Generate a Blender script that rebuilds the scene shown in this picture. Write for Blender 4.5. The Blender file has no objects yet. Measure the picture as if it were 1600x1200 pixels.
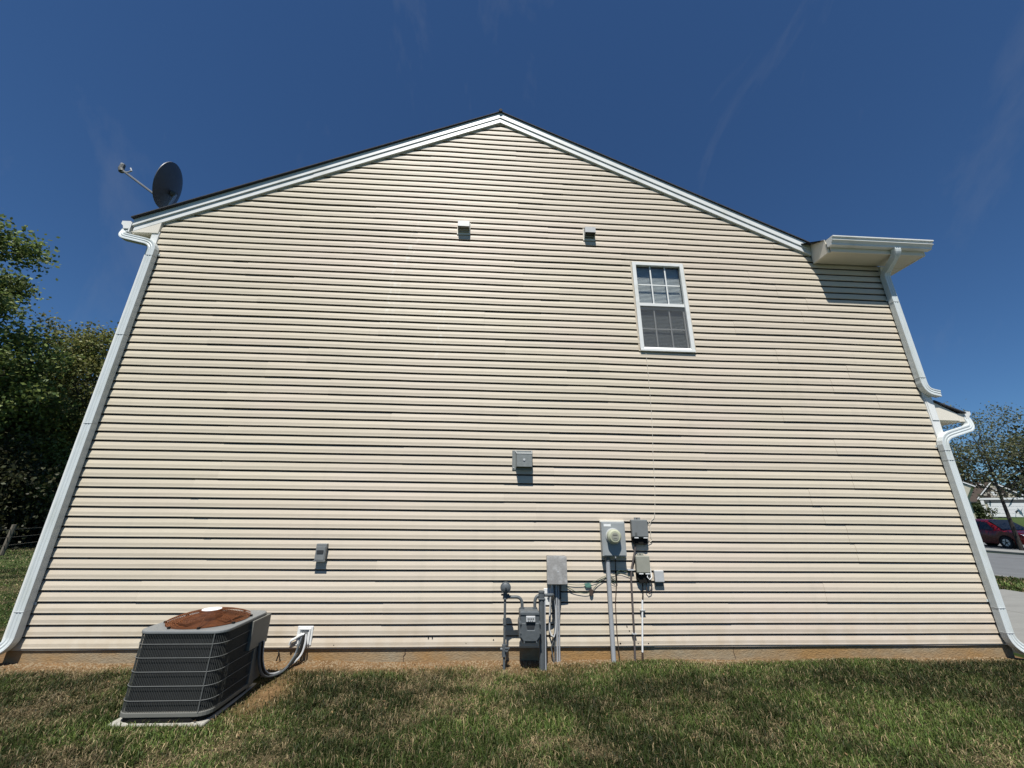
import bpy, bmesh, math, random
import numpy as np
from mathutils import Vector, Matrix, noise as mnoise
R = math.radians
random.seed(7)
rng = np.random.default_rng(11)
scene = bpy.context.scene
col = scene.collection

# ------------------------------------------------------------------ camera
cam_data = bpy.data.cameras.new('camera')
cam = bpy.data.objects.new('camera', cam_data); col.objects.link(cam)
cam_data.sensor_fit = 'HORIZONTAL'; cam_data.sensor_width = 36.0
cam_data.lens = 600.2 / 1600 * 36
cam_data.clip_start = 0.05; cam_data.clip_end = 3000
p_, yw_, ro_ = 0.3193, 0.0522, 0.01206
F = Vector((math.sin(yw_) * math.cos(p_), math.cos(yw_) * math.cos(p_), math.sin(p_)))
Rt = Vector((math.cos(yw_), -math.sin(yw_), 0)); U = Rt.cross(F)
R2 = Rt * math.cos(ro_) + U * math.sin(ro_); U2 = -Rt * math.sin(ro_) + U * math.cos(ro_)
cam.matrix_world = Matrix(((R2.x, U2.x, -F.x, 0), (R2.y, U2.y, -F.y, -4.586), (R2.z, U2.z, -F.z, 1.319), (0, 0, 0, 1)))
scene.camera = cam

# ------------------------------------------------------------------ light
SUN_EL, SUN_AZ = R(62.5), R(191.5)        # azimuth clockwise from +Y; the sun stands behind the camera, a little to the left
world = bpy.data.worlds.new('World'); scene.world = world
world.use_nodes = True
wn = world.node_tree; wn.nodes.clear()
wo = wn.nodes.new('ShaderNodeOutputWorld'); bg = wn.nodes.new('ShaderNodeBackground')
sky = wn.nodes.new('ShaderNodeTexSky'); sky.sky_type = 'NISHITA'; sky.sun_disc = False
sky.sun_elevation = SUN_EL; sky.sun_rotation = SUN_AZ
sky.altitude = 300; sky.air_density = 1.0; sky.dust_density = 0.0; sky.ozone_density = 8.0
bg.inputs['Strength'].default_value = 0.051
# thin high cirrus wisps, the same all round the sky
tc = wn.nodes.new('ShaderNodeTexCoord')
mp = wn.nodes.new('ShaderNodeMapping'); mp.inputs['Scale'].default_value = (5.5, 2.2, 1.4); mp.inputs['Rotation'].default_value = (0.2, 0.5, 0.35)
nz = wn.nodes.new('ShaderNodeTexNoise'); nz.inputs['Scale'].default_value = 1.3; nz.inputs['Detail'].default_value = 7; nz.inputs['Roughness'].default_value = 0.62; nz.inputs['Distortion'].default_value = 0.5
rp = wn.nodes.new('ShaderNodeValToRGB'); rp.color_ramp.elements[0].position = 0.56; rp.color_ramp.elements[1].position = 0.95
rp.color_ramp.elements[0].color = (0, 0, 0, 1); rp.color_ramp.elements[1].color = (0.24, 0.24, 0.24, 1)
mx = wn.nodes.new('ShaderNodeMixRGB'); mx.inputs['Color2'].default_value = (4.2, 4.5, 4.9, 1)
wn.links.new(tc.outputs['Generated'], mp.inputs['Vector']); wn.links.new(mp.outputs[0], nz.inputs['Vector'])
wn.links.new(nz.outputs['Fac'], rp.inputs['Fac']); wn.links.new(rp.outputs[0], mx.inputs['Fac'])
gr_ = wn.nodes.new('ShaderNodeVectorMath'); gr_.operation = 'MULTIPLY'; gr_.inputs[1].default_value = (0.74, 0.98, 1.14)   # the phone's deep blue rendering of the whole sky
wn.links.new(sky.outputs[0], gr_.inputs[0]); wn.links.new(gr_.outputs[0], mx.inputs['Color1']); wn.links.new(mx.outputs[0], bg.inputs['Color'])
wn.links.new(bg.outputs[0], wo.inputs['Surface'])

sl = bpy.data.lights.new('sun', 'SUN'); sl.energy = 5.0; sl.angle = R(0.53); sl.color = (1.0, 0.965, 0.905)
so = bpy.data.objects.new('sun', sl); col.objects.link(so)
sv = Vector((math.sin(SUN_AZ) * math.cos(SUN_EL), math.cos(SUN_AZ) * math.cos(SUN_EL), math.sin(SUN_EL)))
so.rotation_euler = sv.to_track_quat('Z', 'Y').to_euler(); so.location = sv * 40
scene.view_settings.view_transform = 'Standard'; scene.view_settings.look = 'None'
scene.view_settings.exposure = 0.48; scene.view_settings.gamma = 1.0; scene.view_settings.use_curve_mapping = False
scene.cycles.max_bounces = 6
scene.cycles.transparent_max_bounces = 16

# ------------------------------------------------------------------ materials
MATS = {}
def mat(name, c, rough=0.6, var=0.12, scale=6.0, bump=0.0, bscale=40.0, metal=0.0, spec=0.4, c2=None, c2lo=0.55, c2hi=0.75, c2scale=3.0, stretch=(1, 1, 1), attr=None, trans=0.0):
    m = bpy.data.materials.new(name); m.use_nodes = True
    nt = m.node_tree; N = nt.nodes; L = nt.links
    b = N['Principled BSDF']; b.inputs['Roughness'].default_value = rough; b.inputs['Metallic'].default_value = metal
    b.inputs['Specular IOR Level'].default_value = spec
    t = N.new('ShaderNodeTexCoord'); mpg = N.new('ShaderNodeMapping'); mpg.inputs['Scale'].default_value = stretch
    L.new(t.outputs['Object'], mpg.inputs['Vector'])
    if attr:
        base = N.new('ShaderNodeVertexColor'); base.layer_name = attr; src = base.outputs['Color']
    else:
        base = N.new('ShaderNodeRGB'); base.outputs[0].default_value = (*c, 1); src = base.outputs[0]
    if c2:
        n2 = N.new('ShaderNodeTexNoise'); n2.inputs['Scale'].default_value = c2scale; n2.inputs['Detail'].default_value = 5; n2.inputs['Roughness'].default_value = 0.65
        L.new(mpg.outputs[0], n2.inputs['Vector'])
        r = N.new('ShaderNodeMapRange'); r.inputs['From Min'].default_value = c2lo; r.inputs['From Max'].default_value = c2hi
        L.new(n2.outputs['Fac'], r.inputs['Value'])
        mm = N.new('ShaderNodeMixRGB'); mm.inputs['Color2'].default_value = (*c2, 1)
        L.new(r.outputs[0], mm.inputs['Fac']); L.new(src, mm.inputs['Color1']); src = mm.outputs[0]
    if var > 0:
        n = N.new('ShaderNodeTexNoise'); n.inputs['Scale'].default_value = scale; n.inputs['Detail'].default_value = 6; n.inputs['Roughness'].default_value = 0.6
        L.new(mpg.outputs[0], n.inputs['Vector'])
        r = N.new('ShaderNodeMapRange'); r.inputs['From Min'].default_value = 0.25; r.inputs['From Max'].default_value = 0.75
        r.inputs['To Min'].default_value = 1 - var; r.inputs['To Max'].default_value = 1 + var
        L.new(n.outputs['Fac'], r.inputs['Value'])
        mm = N.new('ShaderNodeVectorMath'); mm.operation = 'SCALE'
        L.new(src, mm.inputs[0]); L.new(r.outputs[0], mm.inputs['Scale']); src = mm.outputs[0]
    L.new(src, b.inputs['Base Color'])
    if bump > 0:
        n = N.new('ShaderNodeTexNoise'); n.inputs['Scale'].default_value = bscale; n.inputs['Detail'].default_value = 5
        L.new(mpg.outputs[0], n.inputs['Vector'])
        bp = N.new('ShaderNodeBump'); bp.inputs['Strength'].default_value = bump; bp.inputs['Distance'].default_value = 0.02
        L.new(n.outputs['Fac'], bp.inputs['Height']); L.new(bp.outputs[0], b.inputs['Normal'])
    if trans > 0:      # thin leaf: some light passes through
        tb = N.new('ShaderNodeBsdfTranslucent'); L.new(src, tb.inputs['Color'])
        ms = N.new('ShaderNodeMixShader'); ms.inputs['Fac'].default_value = trans
        L.new(b.outputs[0], ms.inputs[1]); L.new(tb.outputs[0], ms.inputs[2]); L.new(ms.outputs[0], N['Material Output'].inputs['Surface'])
    MATS[name] = m
    return m

M = {}
def siding_material():
    m = bpy.data.materials.new('vinyl_siding'); m.use_nodes = True
    N = m.node_tree.nodes; L = m.node_tree.links; b = N['Principled BSDF']
    b.inputs['Roughness'].default_value = 0.55; b.inputs['Specular IOR Level'].default_value = 0.25
    t = N.new('ShaderNodeTexCoord')
    def noise(sc, stretch, detail=5):
        mpg = N.new('ShaderNodeMapping'); mpg.inputs['Scale'].default_value = stretch; L.new(t.outputs['Object'], mpg.inputs['Vector'])
        n = N.new('ShaderNodeTexNoise'); n.inputs['Scale'].default_value = sc; n.inputs['Detail'].default_value = detail
        L.new(mpg.outputs[0], n.inputs['Vector']); return n.outputs['Fac']
    def rng_(f, a, c_, lo, hi):
        r = N.new('ShaderNodeMapRange'); r.inputs['From Min'].default_value = a; r.inputs['From Max'].default_value = c_
        r.inputs['To Min'].default_value = lo; r.inputs['To Max'].default_value = hi; L.new(f, r.inputs['Value']); return r.outputs[0]
    def mix(fac, a, bcol):
        mm = N.new('ShaderNodeMixRGB'); L.new(fac, mm.inputs['Fac'])
        if isinstance(a, tuple): mm.inputs['Color1'].default_value = (*a, 1)
        else: L.new(a, mm.inputs['Color1'])
        mm.inputs['Color2'].default_value = (*bcol, 1); return mm.outputs[0]
    # aged tan vinyl: patches coloured slightly pinker and slightly yellower after the camera's tint, faint dust
    c = mix(rng_(noise(0.33, (1, 1, 1.2)), 0.42, 0.6, 0, 1), (0.518, 0.455, 0.366), (0.512, 0.458, 0.357))
    c = mix(rng_(noise(0.5, (0.8, 1, 1.6)), 0.5, 0.68, 0, .8), c, (0.528, 0.450, 0.374))
    c = mix(rng_(noise(2.2, (0.5, 1, 9), 6), 0.45, 0.8, 0, .35), c, (0.40, 0.355, 0.28))
    sx = N.new('ShaderNodeSeparateXYZ'); L.new(t.outputs['Object'], sx.inputs[0])
    def band(sock, lo, hi, soft):
        a = rng_(sock, lo - soft, lo + soft, 0, 1); b2 = rng_(sock, hi - soft, hi + soft, 1, 0)
        m_ = N.new('ShaderNodeMath'); m_.operation = 'MULTIPLY'; L.new(a, m_.inputs[0]); L.new(b2, m_.inputs[1]); return m_.outputs[0]
    def mul(a, b2, k=1.0):
        m_ = N.new('ShaderNodeMath'); m_.operation = 'MULTIPLY'; L.new(a, m_.inputs[0]); L.new(b2, m_.inputs[1])
        m3 = N.new('ShaderNodeMath'); m3.operation = 'MULTIPLY'; L.new(m_.outputs[0], m3.inputs[0]); m3.inputs[1].default_value = k; return m3.outputs[0]
    # (object space is house space: x minus 0.55, z plus 0.15)
    spots = rng_(noise(11, (1.6, 1, 1.0), 6), .52, .66, 0, 1)
    for (x0, x1, z0, z1, k_) in ((-1.80, -1.66, 4.6, 5.5, .55), (-1.99, -1.88, 3.6, 4.75, .5), (-1.32, -1.20, 3.35, 4.1, .5), (-1.86, -1.80, 4.1, 4.9, .4)):
        c = mix(mul(mul(band(sx.outputs['X'], x0, x1, .03), band(sx.outputs['Z'], z0, z1, .15)), spots, k_), c, (0.70, 0.69, 0.62))
    c = mix(mul(rng_(sx.outputs['Z'], .15, .65, .45, 0), rng_(noise(5, (1.2, 1, 1), 5), .4, .7, 0, 1)), c, (0.40, 0.31, 0.20))
    c = mix(rng_(noise(3.2, (2.4, 1, .16), 5), .56, .80, 0, .32), c, (0.40, 0.365, 0.29))
    # each panel has faded on its own: the tone steps from panel to panel
    oi = N.new('ShaderNodeObjectInfo')
    mm = N.new('ShaderNodeVectorMath'); mm.operation = 'SCALE'; L.new(c, mm.inputs[0]); L.new(rng_(oi.outputs['Random'], 0, 1, .955, 1.04), mm.inputs['Scale'])
    m2 = N.new('ShaderNodeVectorMath'); m2.operation = 'SCALE'; L.new(mm.outputs[0], m2.inputs[0]); L.new(rng_(noise(30, (1, 1, 6), 4), .3, .7, .97, 1.03), m2.inputs['Scale'])
    L.new(m2.outputs[0], b.inputs['Base Color'])
    bp = N.new('ShaderNodeBump'); bp.inputs['Strength'].default_value = 0.15; bp.inputs['Distance'].default_value = 0.004
    L.new(noise(9, (1.0, 1, 14), 6), bp.inputs['Height']); L.new(bp.outputs[0], b.inputs['Normal'])
    return m
M['siding'] = siding_material()
M['white'] = mat('white_aluminium_trim', (0.68, 0.69, 0.67), 0.4, 0.07, 4, bump=.05, bscale=12, c2=(.50, .50, .44), c2lo=.52, c2hi=.82, c2scale=2.2)
M['white_dirty'] = mat('white_downspout_paint', (0.56, 0.60, 0.60), 0.38, 0.06, 7, bump=.06, bscale=9, c2=(0.40, 0.43, 0.39), c2lo=.50, c2hi=.78, c2scale=3.5, stretch=(2, 2, .6))
M['cream'] = mat('cream_trim', (0.66, 0.62, 0.53), 0.5, 0.05, 4, bump=.04, bscale=12)
M['soffit'] = mat('cream_soffit', (0.62, 0.57, 0.46), 0.55, 0.05, 4)
M['shingle'] = mat('dark_roof_shingles', (0.045, 0.045, 0.05), 0.95, 0.35, 60, bump=.6, bscale=80)
M['sheath'] = mat('brown_sheathing', (0.05, 0.045, 0.04), 0.9)
def foundation_material():
    m = mat('stained_concrete_foundation', (0.25, 0.225, 0.165), 0.9, 0.16, 22, bump=.35, bscale=45, c2=(0.27, 0.16, 0.062), c2lo=.33, c2hi=.60, c2scale=.8, stretch=(1, 1, 2.2))
    return m
M['found'] = foundation_material()
M['grey'] = mat('grey_enamel', (0.17, 0.18, 0.18), 0.45, 0.10, 9, bump=.03)
M['grey_meter'] = mat('meter_box_grey', (0.28, 0.30, 0.305), 0.42, 0.07, 9, bump=.03)
M['grey_dark'] = mat('dark_grey_plastic', (0.10, 0.105, 0.10), 0.5, 0.10, 14)
M['grey_beige'] = mat('beige_grey_plastic', (0.27, 0.27, 0.225), 0.5, 0.08, 14)
M['grey_light'] = mat('light_grey_plastic', (0.43, 0.44, 0.44), 0.5, 0.08, 14)
M['grey_speck'] = mat('weathered_grey_plastic', (0.25, 0.245, 0.235), 0.6, 0.16, 60, c2=(.42, .42, .41), c2lo=.5, c2hi=.75, c2scale=12)
M['pvc'] = mat('grey_conduit', (0.32, 0.335, 0.35), 0.5, 0.06, 8)
M['pipe_brown'] = mat('brown_grey_conduit', (0.095, 0.082, 0.078), 0.55, 0.2, 20)
M['gas'] = mat('gas_pipe_grey', (0.085, 0.096, 0.102), 0.5, 0.16, 25, bump=.1, bscale=60)
M['gas_dark'] = mat('dark_grey_and_recess_shadow', (0.03, 0.033, 0.036), 0.6, 0.1, 25)
M['black'] = mat('black_plastic', (0.012, 0.012, 0.011), 0.8, 0.1, 25, spec=.15)
M['label'] = mat('white_label', (0.72, 0.73, 0.72), 0.6, 0.03, 25)
M['ink'] = mat('dark_print', (0.05, 0.05, 0.05), 0.6, 0.0)
M['meter_glass'] = mat('meter_cover', (0.40, 0.41, 0.30), 0.15, 0.06, 20, spec=.6)
M['green'] = mat('green_wire_tape', (0.09, 0.2, 0.16), 0.6, 0.2, 50)
M['green_wire'] = mat('green_wire', (0.045, 0.075, 0.04), 0.6, 0.2, 50)
M['brown'] = mat('brown_splice', (0.06, 0.04, 0.03), 0.7, 0.2, 50)
M['rust'] = mat('rusty_fan_guard', (0.135, 0.044, 0.012), 0.6, 0.35, 18, c2=(0.06, 0.018, 0.008), c2lo=.45, c2hi=.75, c2scale=8)
M['ac_wire'] = mat('coated_guard_wire', (0.062, 0.066, 0.062), 0.5, 0.15, 20)
M['ac_wire_light'] = mat('light_guard_wire', (0.125, 0.13, 0.125), 0.5, 0.12, 20)
M['coil'] = mat('dark_coil_fins', (0.009, 0.010, 0.011), 0.75, 0.3, 8)
M['ac_top'] = mat('ac_cap_grey', (0.18, 0.19, 0.19), 0.42, 0.08, 9, bump=.04)
M['ac_side'] = mat('ac_service_panel', (0.14, 0.14, 0.125), 0.5, 0.08, 9)
M['pad'] = mat('pale_equipment_pad', (0.32, 0.31, 0.27), 0.8, 0.15, 20, bump=.2)
M['dish'] = mat('dark_grey_dish', (0.10, 0.105, 0.108), 0.45, 0.08, 12)
M['dish_arm'] = mat('dish_arm_steel', (0.17, 0.175, 0.18), 0.4, 0.1, 12)
M['steel'] = mat('galvanised_steel', (0.42, 0.43, 0.43), 0.4, 0.15, 30, metal=.4)
M['brownpipe'] = mat('galvanised_vent_hood', (0.20, 0.215, 0.21), 0.42, 0.12, 25, bump=.1, bscale=50)
M['room'] = mat('dark_room', (0.05, 0.05, 0.05), 0.9, 0)
M['blind'] = mat('grey_blind_slats', (0.68, 0.68, 0.66), 0.6, 0.04, 9)
M['muntin_in'] = mat('white_grille_bar', (0.78, 0.79, 0.78), 0.5, 0.02, 9)
M['bark'] = mat('tree_bark', (0.07, 0.055, 0.042), 0.9, 0.35, 8, bump=.5, bscale=20)
M['bark_dark'] = mat('dark_tree_bark', (0.035, 0.03, 0.026), 0.9, 0.35, 8, bump=.5, bscale=20)
M['wood_post'] = mat('weathered_post_wood', (0.13, 0.115, 0.09), 0.9, 0.3, 12, stretch=(4, 4, 1))
M['leaf'] = mat('tree_leaves', (0, 0, 0), 0.55, 0.0, attr='tint', trans=0.35, spec=.3)
M['grass'] = mat('grass_blades', (0, 0, 0), 0.6, 0.0, attr='tint', trans=0.2, spec=.25)
M['ground'] = mat('lawn_soil', (0, 0, 0), 0.95, 0.35, 14, attr='tint', bump=.5, bscale=30, spec=.1)
M['asphalt'] = mat('worn_asphalt', (0.115, 0.12, 0.122), 0.9, 0.12, 1.2, bump=.2, bscale=60, c2=(.085, .085, .088), c2scale=.5)
M['concrete'] = mat('pale_concrete', (0.20, 0.20, 0.185), 0.85, 0.10, 1.5, bump=.15, bscale=60, c2=(.16, .16, .145), c2scale=1.0, stretch=(1, 4, 1))
M['pebble'] = mat('soil_crumbs', (0.20, 0.15, 0.09), 0.9, 0.3, 3)
M['red_paint'] = mat('dark_red_car_paint', (0.11, 0.004, 0.006), 0.22, 0.05, 5, spec=.6)
M['dark_paint'] = mat('dark_blue_car_paint', (0.012, 0.014, 0.02), 0.25, 0.05, 5, spec=.6)
M['car_glass'] = mat('tinted_car_glass', (0.01, 0.012, 0.015), 0.08, 0.0, spec=.7)
M['tyre'] = mat('tyre_rubber', (0.02, 0.02, 0.02), 0.8, 0.1)
M['rim'] = mat('alloy_rim', (0.6, 0.6, 0.6), 0.3, 0.05, metal=.6)
M['lamp'] = mat('clear_lamp_cover', (0.72, 0.74, 0.75), 0.15, 0.0)
M['grille'] = mat('dark_grille', (0.04, 0.05, 0.055), 0.35, 0.1)
M['far_roof'] = mat('brown_roof_shingles', (0.05, 0.038, 0.031), 0.95, 0.25, 3, stretch=(1, 1, 6))
M['far_siding'] = mat('pale_house_siding', (0.52, 0.48, 0.38), 0.7, 0.06, 1)
M['stone'] = mat('pale_stone', (0.42, 0.38, 0.33), 0.9, 0.3, 2)
M['door_white'] = mat('white_garage_door_paint', (0.76, 0.77, 0.78), 0.5, 0.03, 3)
M['dark_trim'] = mat('dark_fascia', (0.07, 0.075, 0.08), 0.6, 0.1)

def glass_material():
    m = bpy.data.materials.new('window_glass'); m.use_nodes = True
    N = m.node_tree.nodes; L = m.node_tree.links; N.clear()
    o = N.new('ShaderNodeOutputMaterial'); mxs = N.new('ShaderNodeMixShader'); tr = N.new('ShaderNodeBsdfTransparent'); gl = N.new('ShaderNodeBsdfGlossy')
    tr.inputs['Color'].default_value = (.86, .88, .88, 1); gl.inputs['Roughness'].default_value = .03; gl.inputs['Color'].default_value = (1, 1, 1, 1)
    fr = N.new('ShaderNodeLayerWeight'); fr.inputs['Blend'].default_value = .5
    pw = N.new('ShaderNodeMath'); pw.operation = 'POWER'; pw.inputs[1].default_value = 3.0; L.new(fr.outputs['Facing'], pw.inputs[0])
    ad = N.new('ShaderNodeMath'); ad.operation = 'MULTIPLY_ADD'; ad.inputs[1].default_value = .5; ad.inputs[2].default_value = .05
    L.new(pw.outputs[0], ad.inputs[0]); L.new(ad.outputs[0], mxs.inputs['Fac']); L.new(tr.outputs[0], mxs.inputs[1]); L.new(gl.outputs[0], mxs.inputs[2]); L.new(mxs.outputs[0], o.inputs['Surface'])
    return m
M['glass'] = glass_material()
def screen_material():
    m = bpy.data.materials.new('insect_screen'); m.use_nodes = True
    N = m.node_tree.nodes; L = m.node_tree.links; N.clear()
    o = N.new('ShaderNodeOutputMaterial'); mxs = N.new('ShaderNodeMixShader'); tr = N.new('ShaderNodeBsdfTransparent'); d = N.new('ShaderNodeBsdfDiffuse')
    d.inputs['Color'].default_value = (.10, .105, .11, 1); mxs.inputs['Fac'].default_value = .36
    L.new(tr.outputs[0], mxs.inputs[1]); L.new(d.outputs[0], mxs.inputs[2]); L.new(mxs.outputs[0], o.inputs['Surface'])
    return m
M['screen'] = screen_material()

# ------------------------------------------------------------------ mesh helpers
class MB:
    def __init__(s): s.v = []; s.f = []; s.smooth = False
    def add(s, vs, fs):
        n = len(s.v); s.v += [tuple(v) for v in vs]; s.f += [tuple(i + n for i in f) for f in fs]; return s
    def box(s, x0, x1, y0, y1, z0, z1):
        return s.add([(x0, y0, z0), (x1, y0, z0), (x1, y1, z0), (x0, y1, z0), (x0, y0, z1), (x1, y0, z1), (x1, y1, z1), (x0, y1, z1)],
                     [(0, 3, 2, 1), (4, 5, 6, 7), (0, 1, 5, 4), (1, 2, 6, 5), (2, 3, 7, 6), (3, 0, 4, 7)])
    def prism(s, poly, axis, a, b):      # poly: 2-D outline, extruded along axis from a to b
        n = len(poly)
        def P(u, w, t): return {'y': (u, t, w), 'x': (t, u, w), 'z': (u, w, t)}[axis]
        vs = [P(u, w, a) for u, w in poly] + [P(u, w, b) for u, w in poly]
        return s.add(vs, [tuple(range(n)), tuple(range(2 * n - 1, n - 1, -1))] + [(i, i + n, (i + 1) % n + n, (i + 1) % n) for i in range(n)])
    def tube(s, pts, r, sides=8, closed=False, cap=True):
        pts = [Vector(p) for p in pts]; n = len(pts)
        rs = r if isinstance(r, (list, tuple)) else [r] * n
        up = None; rings = []
        for i, p in enumerate(pts):
            a = pts[(i - 1) % n] if (closed or i > 0) else p; b = pts[(i + 1) % n] if (closed or i < n - 1) else p
            t = (b - a).normalized() if (b - a).length > 1e-9 else Vector((0, 0, 1))
            if up is None: up = t.orthogonal().normalized()
            u = (up - t * up.dot(t)); u = u.normalized() if u.length > 1e-6 else t.orthogonal().normalized(); up = u
            w = t.cross(u)
            rings.append([p + (u * math.cos(2 * math.pi * k / sides) + w * math.sin(2 * math.pi * k / sides)) * rs[i] for k in range(sides)])
        vs = [q for rg in rings for q in rg]; fs = []
        for i in range(n if closed else n - 1):
            for k in range(sides):
                a = i * sides + k; b = i * sides + (k + 1) % sides; c = ((i + 1) % n) * sides + (k + 1) % sides; d = ((i + 1) % n) * sides + k
                fs.append((a, b, c, d))
        if cap and not closed:
            fs.append(tuple(range(sides - 1, -1, -1))); fs.append(tuple((n - 1) * sides + k for k in range(sides)))
        return s.add(vs, fs)
    def rect(s, pts, w, d, side=Vector((0, 1, 0)), groove=0.004):    # ribbed rectangular pipe (downspout) along a path; side = depth axis
        pts = [Vector(p) for p in pts]; n = len(pts); vs = []; fs = []
        prof = [(-w / 2, -d / 2), (-w * .3, -d / 2), (-w * .22, -d / 2 + groove), (-w * .1, -d / 2 + groove), (-w * .04, -d / 2), (w * .04, -d / 2), (w * .1, -d / 2 + groove), (w * .22, -d / 2 + groove), (w * .3, -d / 2), (w / 2, -d / 2), (w / 2, d / 2), (-w / 2, d / 2)]
        k = len(prof)
        for i, p in enumerate(pts):
            t = Vector()
            if i > 0: t += (p - pts[i - 1]).normalized()
            if i < n - 1: t += (pts[i + 1] - p).normalized()
            t.normalize()
            dv = (side - t * side.dot(t)).normalized(); wv = t.cross(dv).normalized()
            if wv.x < 0: wv = -wv
            for a, b in prof: vs.append(p + wv * a + dv * b)
        for i in range(n - 1):
            for j in range(k): fs.append((i * k + j, i * k + (j + 1) % k, (i + 1) * k + (j + 1) % k, (i + 1) * k + j))
        fs.append(tuple(range(k))); fs.append(tuple((n - 1) * k + j for j in range(k)))
        return s.add(vs, fs)
    def disc(s, c, r, a0, a1, axis='y', sides=20, r1=None):      # cylinder / cone along an axis
        r1 = r if r1 is None else r1
        def P(u, w, t): return {'y': (c[0] + u, t, c[1] + w), 'z': (c[0] + u, c[1] + w, t), 'x': (t, c[0] + u, c[1] + w)}[axis]
        an = [2 * math.pi * k / sides for k in range(sides)]
        vs = [P(r * math.cos(a), r * math.sin(a), a0) for a in an] + [P(r1 * math.cos(a), r1 * math.sin(a), a1) for a in an]
        return s.add(vs, [tuple(range(sides)), tuple(range(2 * sides - 1, sides - 1, -1))] + [(i, i + sides, (i + 1) % sides + sides, (i + 1) % sides) for i in range(sides)])
    def mesh(s, name, off=(0, 0, 0)):
        me = bpy.data.meshes.new(name); ox, oy, oz = off
        me.from_pydata([(x - ox, y - oy, z - oz) for x, y, z in s.v], [], s.f)
        bm = bmesh.new(); bm.from_mesh(me); bmesh.ops.recalc_face_normals(bm, faces=bm.faces); bm.to_mesh(me); bm.free()
        return me

def wloc(o):
    v = Vector()
    while o: v += o.location; o = o.parent
    return v
def tag(o, label=None, cat=None, group=None, kind=None):
    for k, v in (('label', label), ('category', cat), ('group', group), ('kind', kind)):
        if v: o[k] = v
    return o
def empty(name, loc, label, cat, group=None):
    o = bpy.data.objects.new(name, None); o.location = loc; o.empty_display_size = .2; col.objects.link(o)
    return tag(o, label, cat, group)
def part(name, mb, material, parent=None, bevel=0.0, smooth=False, label=None, kind=None, seg=2):
    off = wloc(parent) if parent else Vector()
    me = mb.mesh(name, off); me.materials.append(M[material] if isinstance(material, str) else material)
    o = bpy.data.objects.new(name, me); col.objects.link(o); o.parent = parent
    if bevel > 0:
        bv = o.modifiers.new('bevel', 'BEVEL'); bv.width = bevel; bv.segments = seg; bv.limit_method = 'ANGLE'; bv.angle_limit = R(35)
    if smooth:
        for p in me.polygons: p.use_smooth = True
        me.set_sharp_from_angle(angle=R(40))
    if label: o['label'] = label
    if kind: o['kind'] = kind
    return o
def fast_mesh(name, verts, faces_flat, sizes, tint=None, material=None):
    me = bpy.data.meshes.new(name)
    nv = len(verts); me.vertices.add(nv); me.vertices.foreach_set('co', verts.astype(np.float32).ravel())
    me.loops.add(len(faces_flat)); me.loops.foreach_set('vertex_index', faces_flat.astype(np.int32))
    me.polygons.add(len(sizes)); st = np.concatenate([[0], np.cumsum(sizes)[:-1]]).astype(np.int32)
    me.polygons.foreach_set('loop_start', st); me.polygons.foreach_set('loop_total', sizes.astype(np.int32))
    me.update(calc_edges=True)
    if tint is not None:
        ca = me.color_attributes.new('tint', 'FLOAT_COLOR', 'POINT')
        ca.data.foreach_set('color', np.concatenate([tint, np.ones((nv, 1))], 1).astype(np.float32).ravel())
    me.materials.append(material); return me

# smooth value noise on arrays
_perm = rng.random((256, 256))
def vnoise(x, y):
    xi = np.floor(x).astype(int); yi = np.floor(y).astype(int); fx = x - xi; fy = y - yi
    fx = fx * fx * (3 - 2 * fx); fy = fy * fy * (3 - 2 * fy)
    g = lambda a, b: _perm[a & 255, b & 255]
    return (g(xi, yi) * (1 - fx) + g(xi + 1, yi) * fx) * (1 - fy) + (g(xi, yi + 1) * (1 - fx) + g(xi + 1, yi + 1) * fx) * fy
def fbm(x, y, o=4):
    s = 0; a = .5; t = 0
    for i in range(o): s = s + a * vnoise(x * 2 ** i + 17 * i, y * 2 ** i + 5 * i); t += a; a *= .5
    return s / t
def sstep(a, b, t): t = np.clip((t - a) / (b - a), 0, 1); return t * t * (3 - 2 * t)

# ------------------------------------------------------------------ terrain
def gz(x, y):
    x = np.asarray(x, float); y = np.asarray(y, float); d = np.hypot(x, y + 4.6)
    z = np.full(np.broadcast(x, y).shape, -0.15)
    right = sstep(4, 12, x)
    z = z + right * (-.44 * sstep(14, 40, d) + 1.75 * sstep(46, 108, d))
    z = z - (1 - right) * .12 * sstep(8, 26, d) + (1 - right) * 2.0 * sstep(40, 120, d)
    near = (1 - sstep(5.4, 6.0, x)) * (1 - sstep(18, 30, d))
    z = z + near * .03 * (fbm(x * 1.1 + 40, y * 1.1 + 9) - .5)
    z = z - near * .05 * sstep(-.6, -3, y)
    z = z + near * .022 * sstep(-.45, -.05, y) * sstep(.6, .1, y)     # soil banked against the footing
    return z
def patch_cols(x, y):
    """lawn tone: green, straw and bare soil fractions"""
    n = fbm(x * 1.5 + 3, y * 1.8 + 8, 4); n2 = fbm(x * 6.0 + 50, y * 6.6 + 20, 3)
    left = sstep(1.0, -3.0, x)
    dry = sstep(.46, .74, n * .5 + n2 * .5 + .035 * left - .03 * sstep(1.0, 2.6, x))
    strip_w = -.12 + .20 * fbm(x * 1.7, y * 0 + 2, 3) + .13 * sstep(1.5, .6, x)
    bare = sstep(-strip_w - .20, -strip_w + .06, y) * (y < .5) * (x < 5.9) * (x > -6)
    # worn ground round the condenser unit and the meters
    bare = np.maximum(bare, .92 * np.exp(-(((x + 1.80) / .20) ** 2 + ((y + .62) / .42) ** 2)))
    bare = np.maximum(bare, .8 * np.exp(-(((x - .4) / .8) ** 2 + ((y + .1) / .24) ** 2)))
    return dry, bare
GREEN = np.array([.052, .088, .020]); STRAW = np.array([.285, .222, .120]); SOIL = np.array([.15, .092, .045])

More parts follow.
